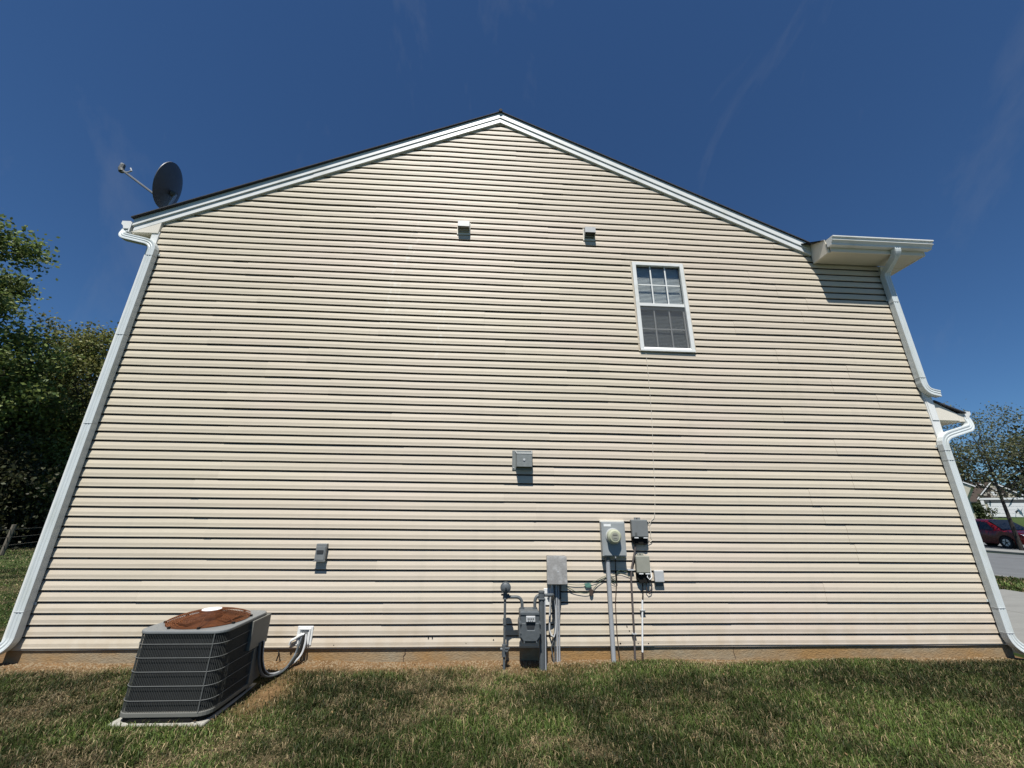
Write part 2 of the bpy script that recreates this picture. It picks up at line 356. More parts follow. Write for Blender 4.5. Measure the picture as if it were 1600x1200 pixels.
def lines(a, b, dense, step, far, grow):
    xs = list(np.arange(dense[0], dense[1] + 1e-6, step)); s = step
    t = dense[1]
    while t < b: s *= grow; t += s; xs.append(min(t, b))
    t = dense[0]; s = step
    while t > a: s *= grow; t -= s; xs.insert(0, max(t, a))
    return np.array(xs)
gx = lines(-700, 900, (-6.5, 6.5), .06, 0, 1.09); gy = lines(-250, 900, (-3.2, .4), .05, 0, 1.09)
X, Y = np.meshgrid(gx, gy); Z = gz(X, Y)
V = np.stack([X.ravel(), Y.ravel(), Z.ravel()], 1)
nx, ny = len(gx), len(gy); ii = (np.arange(ny - 1)[:, None] * nx + np.arange(nx - 1)[None]).ravel()
Fq = np.stack([ii, ii + 1, ii + nx + 1, ii + nx], 1).ravel()
dry, bare = patch_cols(V[:, 0], V[:, 1]); far = sstep(8, 25, np.hypot(V[:, 0], V[:, 1] + 4.6))[:, None]
T = GREEN * .33 * (1 - dry[:, None]) + STRAW * .24 * dry[:, None]  # ground under the blades darkened, painting shade into the gaps
T = T * (1 - far) + (np.array([.045, .07, .022]) * (.8 + .4 * fbm(V[:, 0] * .3, V[:, 1] * .3)[:, None])) * far
T = T * (1 - bare[:, None]) + SOIL * (.75 + .5 * fbm(V[:, 0] * 9, V[:, 1] * 9)[:, None]) * bare[:, None]
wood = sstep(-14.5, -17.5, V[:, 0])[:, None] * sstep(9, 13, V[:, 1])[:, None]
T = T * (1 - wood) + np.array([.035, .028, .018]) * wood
ground = bpy.data.objects.new('ground', fast_mesh('ground', V, Fq, np.full(len(ii), 4), T, M['ground'])); col.objects.link(ground); ground['kind'] = 'structure'
for p in ground.data.polygons: p.use_smooth = True

def sheet(name, x0, x1, y0, y1, lift, material, nx=20, ny=20, thick=0.0, kind='structure', mask=None):
    xs = np.linspace(x0, x1, nx); ys = np.linspace(y0, y1, ny); mb = MB()
    X, Y = np.meshgrid(xs, ys); Z = gz(X, Y) + lift
    vs = [(X[j, i], Y[j, i], Z[j, i]) for j in range(ny) for i in range(nx)]
    mb.add(vs, [(j * nx + i, j * nx + i + 1, (j + 1) * nx + i + 1, (j + 1) * nx + i) for j in range(ny - 1) for i in range(nx - 1)])
    o = part(name, mb, material)
    if kind: o['kind'] = kind
    return o
# ------------------------------------------------------------------ street and drive on the right
road = sheet('road', 13.4, 27.0, -40, 90, .012, 'asphalt', 16, 70)
pave = tag(bpy.data.objects.new('driveway', None), kind='structure'); col.objects.link(pave)
k = 0
for i in range(2):
    for j in range(3):     # driveway slabs with open joints
        x0 = 6.02 + i * 2.36; y0 = -6.5 + j * 3.42
        xa, ya = x0 + .01, y0 + .01; xb, yb = x0 + 2.35, y0 + 3.41
        mb = MB()
        zb = float(gz(8, 0)) + .03
        mb.box(xa, xb, ya, yb, zb - .08, zb + .012)
        part('slab', mb, 'concrete', pave, bevel=.008)
curb = MB(); nrm = 60
ys = np.linspace(-40, 90, nrm)
for a, b in ((13.25, 13.4),):
    for i in range(nrm - 1):
        z = float(gz(a, (ys[i] + ys[i + 1]) / 2)); curb.box(a, b, ys[i], ys[i + 1] - .01, z - .1, z + .03)
tag(part('kerb', curb, 'concrete'), kind='structure')
# far kerb and pavement, gently curved
pv = MB(); kb = MB(); pts = []
for i in range(31):
    y = -6 + i * 2.4; x = 26.2 + 2.2 * math.sin((y - 8) / 14) * (1 if y < 30 else 1)
    pts.append((x, y))
for (xa, ya), (xb, yb) in zip(pts[:-1], pts[1:]):
    za, zb = float(gz(xa, ya)), float(gz(xb, yb))
    pv.add([(xa, ya, za + .11), (xa + 1.7, ya, za + .13), (xb + 1.7, yb, zb + .13), (xb, yb, zb + .11), (xa, ya, za - .1), (xb, yb, zb - .1)], [(0, 1, 2, 3), (0, 3, 5, 4)])
tag(part('pavement', pv, 'concrete'), kind='structure')
fd_o = sheet('parking_apron', 30.6, 44, 13.2, 30, .05, 'asphalt', 10, 12)

# ------------------------------------------------------------------ the house
house = empty('house', (0.55, 5, -.15), 'two storey gable house wall clad in tan horizontal vinyl siding with white downspouts', 'house')
XL, XR = -4.665, 5.80        # outer corners
C = 0.1016
SL = .49; ZP = 7.262         # slope and height of the siding under the ridge
def rake(x): return ZP - SL * abs(x)
WX0, WX1, WZ0, WZ1 = 1.93, 2.672, 3.353, 4.72
def wav(x, z):
    v = mnoise.noise(Vector((x * .55 + 11, z * .9, 3.1))) * .0125 + mnoise.noise(Vector((x * 1.9, z * .7 + 5, 9))) * .003
    return v * (.25 + .75 * min(1, max(0, (z - .6) / 4)))
PROFILE = [(0.0, .004), (0.0, -.0100), (.05, -.0115), (.11, -.0098), (.16, -.0090), (.42, -.0086), (.45, -.0078), (.80, .0010), (.84, .006), (.86, .020), (.999, .020)]  # groove atop each course made deeper than real to darken its shadow line
def right_edge(z):
    # the wall under the main gable stops at the eave return above 4.85 m
    return 5.69
def siding_course(row, a, b, yo):
    z0 = row * C; n = max(2, int((b - a) / .12)); vs = []; fs = []; k = len(PROFILE)
    lim = (ZP - z0) / SL
    A, B = max(a, -lim), min(b, lim if z0 > 4.90 else b)
    if z0 > 4.90: B = min(B, lim)
    if B - A < .03: return None
    mb = MB()
    for i in range(n + 1):
        for (pz, py) in PROFILE:
            z = z0 + pz * C
            l = (ZP - z) / SL
            lo = max(a, -l) if z > 4.9 else a; hi = min(b, l) if z > 4.9 else b
            if hi < lo: hi = lo = (lo + hi) / 2
            x = lo + (hi - lo) * i / n
            w = wav(x, z0); w1 = wav(x, z0 + C)
            zz = z + w * (1 - pz) + w1 * pz
            vs.append((x, py + yo + .0018 * mnoise.noise(Vector((x * 1.3, z0 * 2.2, 20))), zz))
    for i in range(n):
        for j in range(k - 1): fs.append((i * k + j, (i + 1) * k + j, (i + 1) * k + j + 1, i * k + j + 1))
    mb.v = vs; mb.f = fs
    o = part('siding_board', mb, 'siding', house)
    o.data.polygons.foreach_set('use_smooth', [False] * len(o.data.polygons))
    return o
rows = int(7.26 / C) + 1
rs = random.Random(5)
for row in range(0, rows, 2):
    cuts = [-4.6]
    x = -4.6 + rs.uniform(1.0, 3.7)
    while x < 5.69 - .5:
        cuts.append(x); x += rs.uniform(3.4, 3.75)
    cuts.append(5.69)
    for rr in (row, row + 1):
        if rr >= rows: continue
        for si, (a, b) in enumerate(zip(cuts[:-1], cuts[1:])):
            yo = -.0026 * (si % 2); e = .02 if si % 2 else 0      # every other length laps over its neighbours
            segs = [(a - (e if a > -4.6 else 0), b + (e if b < 5.69 else 0))]
            if 33 <= rr <= 45:
                out = []
                for s0, s1 in segs:
                    if s1 <= WX0 + .02 or s0 >= WX1 - .02: out.append((s0, s1)); continue
                    if s0 < WX0 + .02: out.append((s0, WX0 + .02))
                    if s1 > WX1 - .02: out.append((WX1 - .02, s1))
                segs = out
            for s0, s1 in segs:
                if s1 - s0 > .03: siding_course(rr, s0, s1, yo)

# structural wall behind the boards with the window opening
def wallpiece(mb, x0, x1, z0, z1): mb.box(x0, x1, .012, .14, z0, z1)
w = MB()
wallpiece(w, XL + .02, WX0 + .02, -.02, 4.9); wallpiece(w, WX1 - .02, XR - .02, -.02, 4.838)
wallpiece(w, WX0 + .02, WX1 - .02, -.02, WZ0 + .01); wallpiece(w, WX0 + .02, WX1 - .02, WZ1 - .05, 4.82)
w.prism([(XL + .05, 4.9), (4.9, 4.82), (0, ZP + .02)], 'y', .012, .14)
w.box(XL + .02, XL + .14, .14, 10, -.02, 4.9); w.box(XR - .14, XR - .02, .14, 10, -.02, 4.82); w.box(XL + .02, XR - .02, 10, 10.12, -.02, 4.85)
w.prism([(XL + .05, 4.9), (4.9, 4.82), (0, ZP + .02)], 'y', 9.98, 10.12)
part('wall', w, 'sheath', house)
rm = MB(); rm.box(WX0 - 1, WX0 - .98, .14, 3, 2.6, 5); rm.box(WX1 + 1, WX1 + 1.02, .14, 3, 2.6, 5); rm.box(WX0 - 1, WX1 + 1, 3, 3.02, 2.6, 5); rm.box(WX0 - 1, WX1 + 1, .14, 3, 2.58, 2.6); rm.box(WX0 - 1, WX1 + 1, .14, 3, 5, 5.02)
part('room', rm, 'room', house)
# side siding as simple lapped sheets (seen only from the side)
for xs, nm in ((XL, -1), (XR, 1)):
    mb = MB()
    for r_ in range(48):
        z = r_ * C
        if z + C > 4.78: break
        xo = xs + nm * .0; xi = xs - nm * .012
        mb.add([(xo, .03, z), (xo, 10.1, z), (xi, 10.1, z + C), (xi, .03, z + C), (xi - nm * .004, .03, z), (xi - nm * .004, 10.1, z)], [(0, 1, 2, 3), (0, 4, 5, 1)])
    part('side_siding', mb, 'siding', house)

fnd = MB(); fnd.box(XL + .05, XR - .03, .012, .2, -.6, -.004); fnd.box(XL + .05, XL + .2, .2, 10.1, -.6, -.004); fnd.box(XR - .18, XR - .03, .2, 10.1, -.6, -.004); fnd.box(XL + .2, XR - .18, 9.9, 10.1, -.6, -.004)
part('foundation', fnd, 'found', house)
ck = MB(); ck.tube([(-.80, .0105, -.02), (-.815, .0105, -.045), (-.805, .0105, -.06), (-.825, .0105, -.085), (-.82, .0105, -.13)], .004, 4)
ck.tube([(2.62, .0105, -.02), (2.615, .0105, -.07), (2.63, .0105, -.13)], .0025, 4); ck.tube([(-2.9, .0105, -.02), (-2.895, .0105, -.09), (-2.91, .0105, -.13)], .0025, 4)
part('crack', ck, 'brown', house)
st = MB(); st.box(-4.6, 5.69, -.003, .011, -.014, .004)
part('starter_strip', st, 'siding', house)

# corner posts
cp = MB(); cp.box(XL, XL + .095, -.022, .06, -.01, 4.86)
part('corner_post', cp, 'white', house, bevel=.004)
cp = MB(); cp.box(XR - .112, XR, -.022, .06, -.01, 4.838)
part('corner_post', cp, 'white', house, bevel=.004)

# rake boards: two steps of aluminium fascia, shingle edge above
def strip(x0, x1, v0, v1, y0, y1, grow=0.0, n=2):
    """board following the gable slope between x0 and x1 (same side of the ridge), from v0 to v1 above the siding line, y0 front"""
    mb = MB(); vs = []; fs = []
    for i in range(n + 1):
        x = x0 + (x1 - x0) * i / n; z = rake(x); g = grow * min(1.0, abs(x) / 4.6)
        vs += [(x, y0 - g, z + v0), (x, y0 - g, z + v1), (x, y1, z + v1), (x, y1, z + v0)]
    for i in range(n):
        for j in range(4): fs.append((i * 4 + j, i * 4 + (j + 1) % 4, (i + 1) * 4 + (j + 1) % 4, (i + 1) * 4 + j))
    fs += [(0, 1, 2, 3), (n * 4, n * 4 + 1, n * 4 + 2, n * 4 + 3)]
    return mb.add(vs, fs)
LE, RE = -4.93, 4.66        # where the gable trim ends left and right
for (x0, x1, nm) in ((-2.72, 0, 0), (LE + .02, -2.69, 0), (0, RE, 0)):
    o = part('rake_board', strip(x0, x1, -.012 , .072, -.034 - (.003 if x0 == -2.72 else 0), .012), 'white', house, bevel=.002)
for (x0, x1) in ((LE, 0), (0, RE)):
    part('rake_fascia', strip(x0, x1, .0745, .182, -.047, .012, grow=(.004 if x0 < 0 else 0)), 'white', house, bevel=.003)
    part('rake_shingle_edge', strip(x0 - (.015 if x0 < 0 else 0), x1, .184, .202, -.068, .012, grow=(.022 if x0 < 0 else .0), n=4), 'shingle', house, bevel=.003)
# roof planes with shingle courses
rf = MB()
for sgn, xe in ((-1, 5.05), (1, 4.70)):
    n = int(xe / .14)
    for i in range(n):
        xa, xb = xe - i * .14, xe - (i + 1) * .14
        za, zb = ZP - SL * xa, ZP - SL * xb
        rf.add([(sgn * xa, .0125, za + .197), (sgn * xa, 10.3, za + .197), (sgn * xb, 10.3, zb + .187), (sgn * xb, .0125, zb + .187), (sgn * xa, .0125, za + .18), (sgn * xa, 10.3, za + .18)], [(0, 1, 2, 3), (0, 4, 5, 1)])
part('roof', rf, 'shingle', house)
rd = MB(); rd.tube([(0, -.085, ZP + .200), (0, 10.3, ZP + .200)], .028, 8); part('ridge_cap', rd, 'shingle', house)

# left eave: boxed end, fascia, soffit and gutter
bb = MB(); bb.prism([(-4.925, 4.832), (-4.58, 4.832), (-4.58, rake(-4.58) - .014), (-4.925, rake(-4.925) - .014)], 'y', -.0325, .012)
part('eave_return', bb, 'cream', house, bevel=.002)
sf = MB(); sf.box(-4.955, XL, .013, 10.1, 4.834, 4.846); part('soffit', sf, 'soffit', house)
fa = MB(); fa.box(-4.975, -4.957, -.0335, 10.2, 4.835, 4.99); part('fascia', fa, 'white', house)
def gutter_profile(x, z, s, w=.115, h=.12):    # K-style outline, s = direction pointing away from the fascia
    return [(x, z), (x + s * w * .62, z), (x + s * w * .72, z + h * .35), (x + s * w, z + h * .62), (x + s * w, z + h), (x + s * (w - .012), z + h), (x + s * (w - .012), z + h * .66), (x + s * w * .6, z + h * .3), (x + s * w * .55, z + .004), (x + s * .004, z + .004), (x + s * .004, z + h), (x, z + h)]
g = MB(); g.prism(gutter_profile(-4.976, 4.885, -1), 'y', -.03, 10.2)
gl = part('gutter', g, 'white', house)
ec = MB(); ec.prism([(-4.976, 4.885), (-5.047, 4.885), (-5.059, 4.927), (-5.091, 4.959), (-5.091, 5.005), (-4.976, 5.005)], 'y', -.0335, -.0302); part('end_cap', ec, 'white', gl)

def arc(p0, p1, p2, n=5):
    return [Vector(p0) * (1 - t) ** 2 + Vector(p1) * 2 * t * (1 - t) + Vector(p2) * t * t for t in [i / n for i in range(n + 1)]]
YD = -.056
path = [(-5.035, .02, 4.885)] + arc((-5.035, .01, 4.84), (-5.035, -.02, 4.77), (-4.96, -.03, 4.745)) + arc((-4.66, YD, 4.665), (-4.55, YD, 4.64), (-4.537, YD, 4.54)) + [(-4.532, YD, .16)] + arc((-4.532, YD, .11), (-4.537, YD - .005, .045), (-4.62, YD - .03, .0)) + [(-4.86, YD - .10, -.05)]
def downspout(path, label, bands, w=.088, d=.070):
    mb = MB(); mb.rect(path, w, d)
    o = part('downspout', mb, 'white_dirty', house, bevel=.003, label=label)
    for (x, z) in bands:
        b = MB(); b.box(x - w / 2 - .002, x + w / 2 + .002, YD - d / 2 - .0025, YD + d / 2 - .001, z, z + .004)
        part('joint', b, 'grey_light', o)
    for (x, z) in bands[::2]:
        b = MB(); b.box(x - w / 2 - .014, x + w / 2 + .014, -.016, -.011, z + .05, z + .075); part('strap', b, 'white_dirty', o)
    return o
downspout(path, 'long white downspout on the left corner of the wall', [(-4.532, .33), (-4.532, 2.2), (-4.532, 4.44), (-4.532, 3.3)])

# right eave: roof return facing the viewer with gutter, wrapping round the corner
EY = -.30
pr = MB()
zs = 4.84
part('soffit', MB().box(4.70, 6.08, EY + .02, -.02, zs, zs + .012), 'soffit', house)
so_ = part('soffit', MB().box(XR, 6.08, -.0195, 9.9, zs, zs + .012), 'soffit', house)
for i in range(24):      # V-joints of the soffit panels as thin battens
    part('soffit_seam', MB().box(XR + .002, 6.078, .02 + i * .11, .02 + i * .11 + .022, zs - .009, zs - .0005), 'cream', so_) if i < 12 else None
part('eave_end', MB().prism([(EY + .02, zs - .01), (-.02, zs - .01), (-.02, 5.20), (EY + .02, 5.045)], 'x', 4.665, 4.698), 'cream', house, bevel=.002)
part('fascia', MB().box(4.70, 6.08, EY, EY + .018, zs - .004, 5.0), 'cream', house)
part('fascia', MB().box(6.082, 6.10, EY, 9.9, zs - .004, 5.0), 'cream', house)
gpo = [(EY - .001, 4.90), (EY - .066, 4.90), (EY - .070, 4.925), (EY - .092, 4.950), (EY - .104, 4.954), (EY - .104, 4.962), (EY - .092, 4.972), (EY - .100, 4.992), (EY - .118, 4.998), (EY - .118, 5.015)]
gp = gpo + [(EY - .108, 5.015), (EY - .108, 5.004), (EY - .092, 4.996), (EY - .084, 4.972), (EY - .086, 4.955), (EY - .062, 4.929), (EY - .058, 4.906), (EY - .006, 4.906), (EY - .006, 5.015), (EY - .001, 5.015)]
g = MB(); g.prism(gp, 'x', 4.66, 6.14); gr = part('gutter', g, 'white', house, label='white gutter over the right hand corner')
for xx in (4.657, 6.141): part('end_cap', MB().prism(gpo + [(EY - .001, 5.015)], 'x', xx, xx + .0025), 'white', gr)
rr_ = MB(); rr_.add([(4.70, EY - .03, 5.02), (6.12, EY - .03, 5.02), (6.12, 3.5, 6.85), (2.3, 3.5, 6.85), (4.70, EY - .03, 5.004), (6.12, EY - .03, 5.004), (6.12, 3.5, 6.83), (2.3, 3.5, 6.83)], [(0, 1, 2, 3), (4, 7, 6, 5), (0, 4, 5, 1), (1, 5, 6, 2)])
part('roof_return', rr_, 'shingle', house)
part('gable_end', MB().prism([(0, 4.84), (9.9, 4.84), (3.5, 6.8)], 'x', XR - .1, XR - .05), 'siding', house)
XD = 5.680
path = [(5.62, EY - .04, 4.90)] + arc((5.62, EY - .04, 4.87), (5.62, EY - .035, 4.81), (5.63, EY + .02, 4.79)) + arc((5.68, -.10, 4.70), (XD, YD, 4.66), (XD, YD, 4.60)) + [(XD + .005, YD, 3.05)] + arc((XD + .005, YD, 2.99), (XD + .01, YD, 2.885), (XD + .10, YD, 2.865)) + [(XD + .20, YD + .01, 2.85)]
downspout(path, 'upper white downspout on the right corner ending over the low roof', [(XD, 4.2), (XD + .003, 3.06)])

# low pent roof on the front (right) side
pz = part('pent_gable', MB().prism([(5.815, 2.505), (6.09, 2.505), (6.09, 2.60), (5.815, 2.745)], 'y', -.012, .01), 'cream', house, bevel=.002)
part('pent_roof', MB().prism([(5.80, 2.77), (6.19, 2.615), (6.19, 2.597), (5.80, 2.750)], 'y', -.04, 6.5), 'shingle', house, bevel=.002)
part('pent_soffit', MB().box(XR, 6.10, .011, 6.5, 2.492, 2.504), 'soffit', house)
part('pent_fascia', MB().box(6.092, 6.17, -.010, 6.5, 2.495, 2.60), 'cream', house)
g = MB(); g.prism([(x, z) for x, z in gutter_profile(6.172, 2.535, 1, .105, .095)], 'y', -.012, 6.5)
gq = part('gutter', g, 'white', house, label='short gutter end of the low front roof')
part('end_cap', MB().prism([(6.172, 2.535), (6.237, 2.535), (6.248, 2.57), (6.277, 2.594), (6.277, 2.63), (6.172, 2.63)], 'y', -.0155, -.0125), 'white', gq)
part('wall_trim', MB().prism([(5.70, 2.50), (5.79, 2.50), (5.79, 2.80), (5.70, 2.80)], 'y', -.030, -.0225), 'white', house)
path = [(6.21, .02, 2.54)] + arc((6.21, .01, 2.50), (6.21, -.01, 2.42), (6.13, -.03, 2.395)) + arc((5.83, YD, 2.31), (XD + .015, YD, 2.27), (XD + .01, YD, 2.17)) + [(XD + .005, YD, .20)] + arc((XD + .005, YD, .12), (XD + .01, YD, .02), (XD + .10, YD - .02, -.03)) + [(XD + .24, YD - .05, -.085)]
downspout(path, 'lower white downspout on the right corner running to the ground', [(XD + .01, 2.10), (XD + .01, 1.98), (XD + .005, .36), (XD + .005, .12)])
# dark extension ends where the downspouts let out
for (a, b, nm) in (((-4.86, YD - .10, -.05), (-4.95, YD - .13, -.07), 'l'), ((XD + .24, YD - .05, -.085), (XD + .31, YD - .07, -.1), 'r')):
    part('outlet_collar', MB().rect([a, b], .104, .078), 'grey_dark', house)

# window
win = empty('window', (2.3, 0, WZ0), None, None)
win.parent = house; win.location = Vector((2.3, 0, WZ0)) - wloc(house)
fr = MB(); t = .052; yf0, yf1 = -.032, .012
fr.box(WX0, WX0 + t, yf0, yf1, WZ0, WZ1); fr.box(WX1 - t, WX1, yf0, yf1, WZ0, WZ1)
fr.box(WX0 + t, WX1 - t, yf0, yf1, WZ1 - t, WZ1)
fr.box(WX0 + t + .0, WX1 - t, -.010, .03, 4.022, 4.07)
part('frame', fr, 'white', win, bevel=.004)
part('sill', MB().prism([(-.034, WZ0 - .012), (.012, WZ0 - .012), (.012, WZ0 + .055), (-.006, WZ0 + .055), (-.034, WZ0 + .018)], 'x', WX0, WX1), 'white', win, bevel=.003)
jc = MB(); jc.box(WX0 - .018, WX0 - .001, -.012, .008, WZ0 - .01, WZ1 + .016); jc.box(WX1 + .001, WX1 + .018, -.012, .008, WZ0 - .01, WZ1 + .016); jc.box(WX0 - .001, WX1 + .001, -.012, .008, WZ1 + .001, WZ1 + .016)
part('casing', jc, 'siding', win)
gx0, gx1 = WX0 + t, WX1 - t; mid = 4.045
part('pane', MB().box(gx0, gx1, .006, .009, 4.07, WZ1 - t), 'glass', win)
part('pane', MB().box(gx0 + .02, gx1 - .02, .03, .033, WZ0 + .055, 4.022), 'glass', win)
sash = MB(); sash.box(gx0, gx0 + .02, .018, .04, WZ0 + .055, 4.022); sash.box(gx1 - .02, gx1, .018, .04, WZ0 + .055, 4.022); sash.box(gx0 + .02, gx1 - .02, .018, .04, 3.985, 4.022)
part('lower_sash', sash, 'muntin_in', win)
part('insect_screen', MB().box(gx0, gx1, -.004, -.003, WZ0 + .055, 4.022), 'screen', win)
for x in (gx0 + (gx1 - gx0) / 3, gx0 + 2 * (gx1 - gx0) / 3):
    part('muntin', MB().box(x - .009, x + .009, -.001, .005, 4.07, WZ1 - t - .001), 'white', win)
    part('muntin', MB().box(x - .009, x + .009, .022, .029, WZ0 + .056, 3.984), 'muntin_in', win)
for z, y0 in ((4.365, -.0015), (3.69, .0215)):
    part('muntin', MB().box(gx0 + .021, gx1 - .021, y0, y0 + .006, z - .009, z + .009), 'white' if z > 4 else 'muntin_in', win)
bl = MB()
nsl = 62
for i in range(nsl):
    z = WZ0 + .03 + i * (WZ1 - WZ0 - .08) / nsl
    bl.add([(gx0 - .02, .048, z), (gx1 + .02, .048, z), (gx1 + .02, .055, z + .0205), (gx0 - .02, .055, z + .0205)], [(0, 1, 2, 3)])
part('blind', bl, 'blind', win)

# small blemishes: holes and tabs on the siding near the meters, faint caulk smears
hl = MB()
for (x, z, s) in ((1.485, .177, .005), (1.506, .135, .007), (1.70, .02, .007), (1.401, .02, .010), (1.591, .02, .006), (-.545, .082, .006), (-.585, .082, .006), (-1.52, .02, .005), (.08, .06, .006), (1.483, .617, .005), (-.2, .03, .004)):
    hl.disc((x, z), s, -.0125, -.004, sides=7)
part('hole', hl, 'black', house)

# ------------------------------------------------------------------ wall fixtures
def hood_vent(x0, x1, name, label, cat, material, under, flange):
    v = empty(name, ((x0 + x1) / 2, 0, 5.10), label, cat, 'small white exhaust vents high on the siding')
    part('flange', MB().box(x0 - .014, x1 + .012, -.018, -.008, 5.055, 5.262), flange, v, bevel=.003)
    b = MB(); b.add([(x0, -.018, 5.245), (x1, -.018, 5.245), (x1, -.098, 5.228), (x0, -.098, 5.228), (x0, -.018, 5.072), (x1, -.018, 5.072), (x1, -.098, 5.138), (x0, -.098, 5.138)],
                    [(0, 1, 2, 3), (3, 2, 6, 7), (0, 3, 7, 4), (1, 5, 6, 2)])
    h = part('hood', b, material, v)
    s_ = h.modifiers.new('solid', 'SOLIDIFY'); s_.thickness = .004; s_.offset = -1
    for i in range(3):
        f = i / 3 + .12; y = -.09 + .07 * f; z = 5.142 - .062 * f
        part('louvre', MB().box(x0 + .012, x1 - .012, y, y + .014, z - .002, z + .004), under, v)
    return v
hood_vent(-.56, -.398, 'exhaust_vent', 'white exhaust vent high on the siding, left of the pair above the window level', 'vent', 'white', 'grey_speck', 'cream')
hood_vent(1.262, 1.415, 'exhaust_vent', 'white exhaust vent with dark open underside, nearest above the upstairs window', 'vent', 'grey_light', 'gas_dark', 'cream')

v = empty('range_vent', (.37, 0, 1.78), 'square grey metal vent hood alone in the middle of the siding', 'vent')
part('flange', MB().box(.252, .492, -.020, -.008, 1.775, 2.003), 'brownpipe', v, bevel=.003)
b = MB(); b.add([(.292, -.02, 1.992), (.483, -.02, 1.992), (.477, -.11, 1.952), (.300, -.11, 1.952), (.292, -.02, 1.80), (.483, -.02, 1.80), (.477, -.11, 1.806), (.300, -.11, 1.806)], [(3, 2, 6, 7), (0, 3, 7, 4), (1, 5, 6, 2)])
h = part('hood', b, 'brownpipe', v); s_ = h.modifiers.new('solid', 'SOLIDIFY'); s_.thickness = .004; s_.offset = -1
part('hood_top', MB().add([(.292, -.022, 1.985), (.483, -.022, 1.985), (.476, -.106, 1.945), (.301, -.106, 1.945)], [(0, 1, 2, 3)]), 'brownpipe', v)
rim = MB(); rim.tube([(.292, -.022, 1.994), (.300, -.11, 1.954), (.477, -.11, 1.954), (.483, -.022, 1.994)], .0045, 6); part('rim', rim, 'grey_light', v)
part('damper', MB().add([(.31, -.03, 1.83), (.468, -.03, 1.83), (.468, -.085, 1.87), (.31, -.085, 1.87)], [(0, 1, 2, 3)]), 'gas_dark', v)
part('badge', MB().disc((.385, 1.885), .014, -.116, -.1142, sides=10), 'grey_light', v)
part('screw', MB().disc((.268, 1.80), .007, -.026, -.0205, sides=8), 'grey_light', v)

v = empty('disconnect_box', (-1.77, 0, .80), 'small grey electrical disconnect box with dark slot on the lower left siding', 'electrical box')
part('housing', MB().prism([(-.008, .80), (-.060, .795), (-.056, .965), (-.008, .965)], 'x', -1.827, -1.718), 'grey', v, bevel=.005)
part('cover', MB().add([(-1.820, -.064, .935), (-1.727, -.064, .935), (-1.727, -.066, .806), (-1.820, -.066, .806), (-1.820, -.058, .935), (-1.727, -.058, .935), (-1.727, -.058, .806), (-1.820, -.058, .806)], [(0, 1, 2, 3), (0, 4, 5, 1), (1, 5, 6, 2), (2, 6, 7, 3), (3, 7, 4, 0)]), 'grey', v, bevel=.002)
part('slot', MB().box(-1.808, -1.740, -.0695, -.0665, .868, .902), 'gas_dark', v)
part('lip', MB().box(-1.834, -1.712, -.070, -.050, .792, .800), 'grey', v, bevel=.002)

# electric meter
v = empty('electric_meter', (1.39, 0, .86), 'tall grey electric meter box with round glass dial on the siding', 'electric meter')
part('backing', MB().box(1.252, 1.532, -.026, -.007, .845, 1.235), 'cream', v, bevel=.003)
bx = part('box', MB().box(1.248, 1.512, -.100, -.026, .862, 1.218), 'grey_meter', v, bevel=.006)
part('cover', MB().box(1.262, 1.500, -.105, -.1005, .872, 1.205), 'grey_meter', v, bevel=.003)
part('collar', MB().disc((1.370, 1.068), .084, -.118, -.1055, sides=32), 'grey_light', v, bevel=.004)
dl = MB(); dl.disc((1.370, 1.068), .074, -.165, -.1185, sides=32, r1=.076); dl.disc((1.370, 1.068), .056, -.182, -.1652, sides=32, r1=.073)
dial = part('dial', dl, 'meter_glass', v, smooth=True)
fc = MB(); fc.disc((1.370, 1.068), .040, -.1855, -.1825, sides=28); part('dial_face', fc, 'grey_beige', dial)
for i in range(5): part('digit', MB().box(1.348 + i * .0095, 1.3545 + i * .0095, -.1875, -.186, 1.078, 1.088), 'ink', dial)
part('digit', MB().box(1.350, 1.390, -.1875, -.186, 1.048, 1.052), 'grey_dark', dial)
part('label_sticker', MB().box(1.272, 1.352, -.1072, -.1055, 1.168, 1.194), 'label', v)
part('latch', MB().box(1.376, 1.388, -.109, -.1015, .846, .862), 'steel', v)
part('conduit', MB().tube([(1.309, -.052, .861), (1.309, -.052, -.22)], .0235, 14), 'pvc', v, smooth=True)
part('coupling', MB().tube([(1.309, -.052, .861), (1.309, -.052, .815)], .028, 14), 'grey_dark', v, smooth=True)
part('ground_wire', MB().tube([(1.40, -.05, .86), (1.402, -.03, .80), (1.400, -.02, .70), (1.402, -.02, .60), (1.375, -.018, .40), (1.370, -.018, .1), (1.385, -.02, -.16)], .0045, 6), 'brown', v)
part('clamp', MB().tube([(1.402, -.02, .71), (1.403, -.02, .60)], .009, 8), 'black', v)

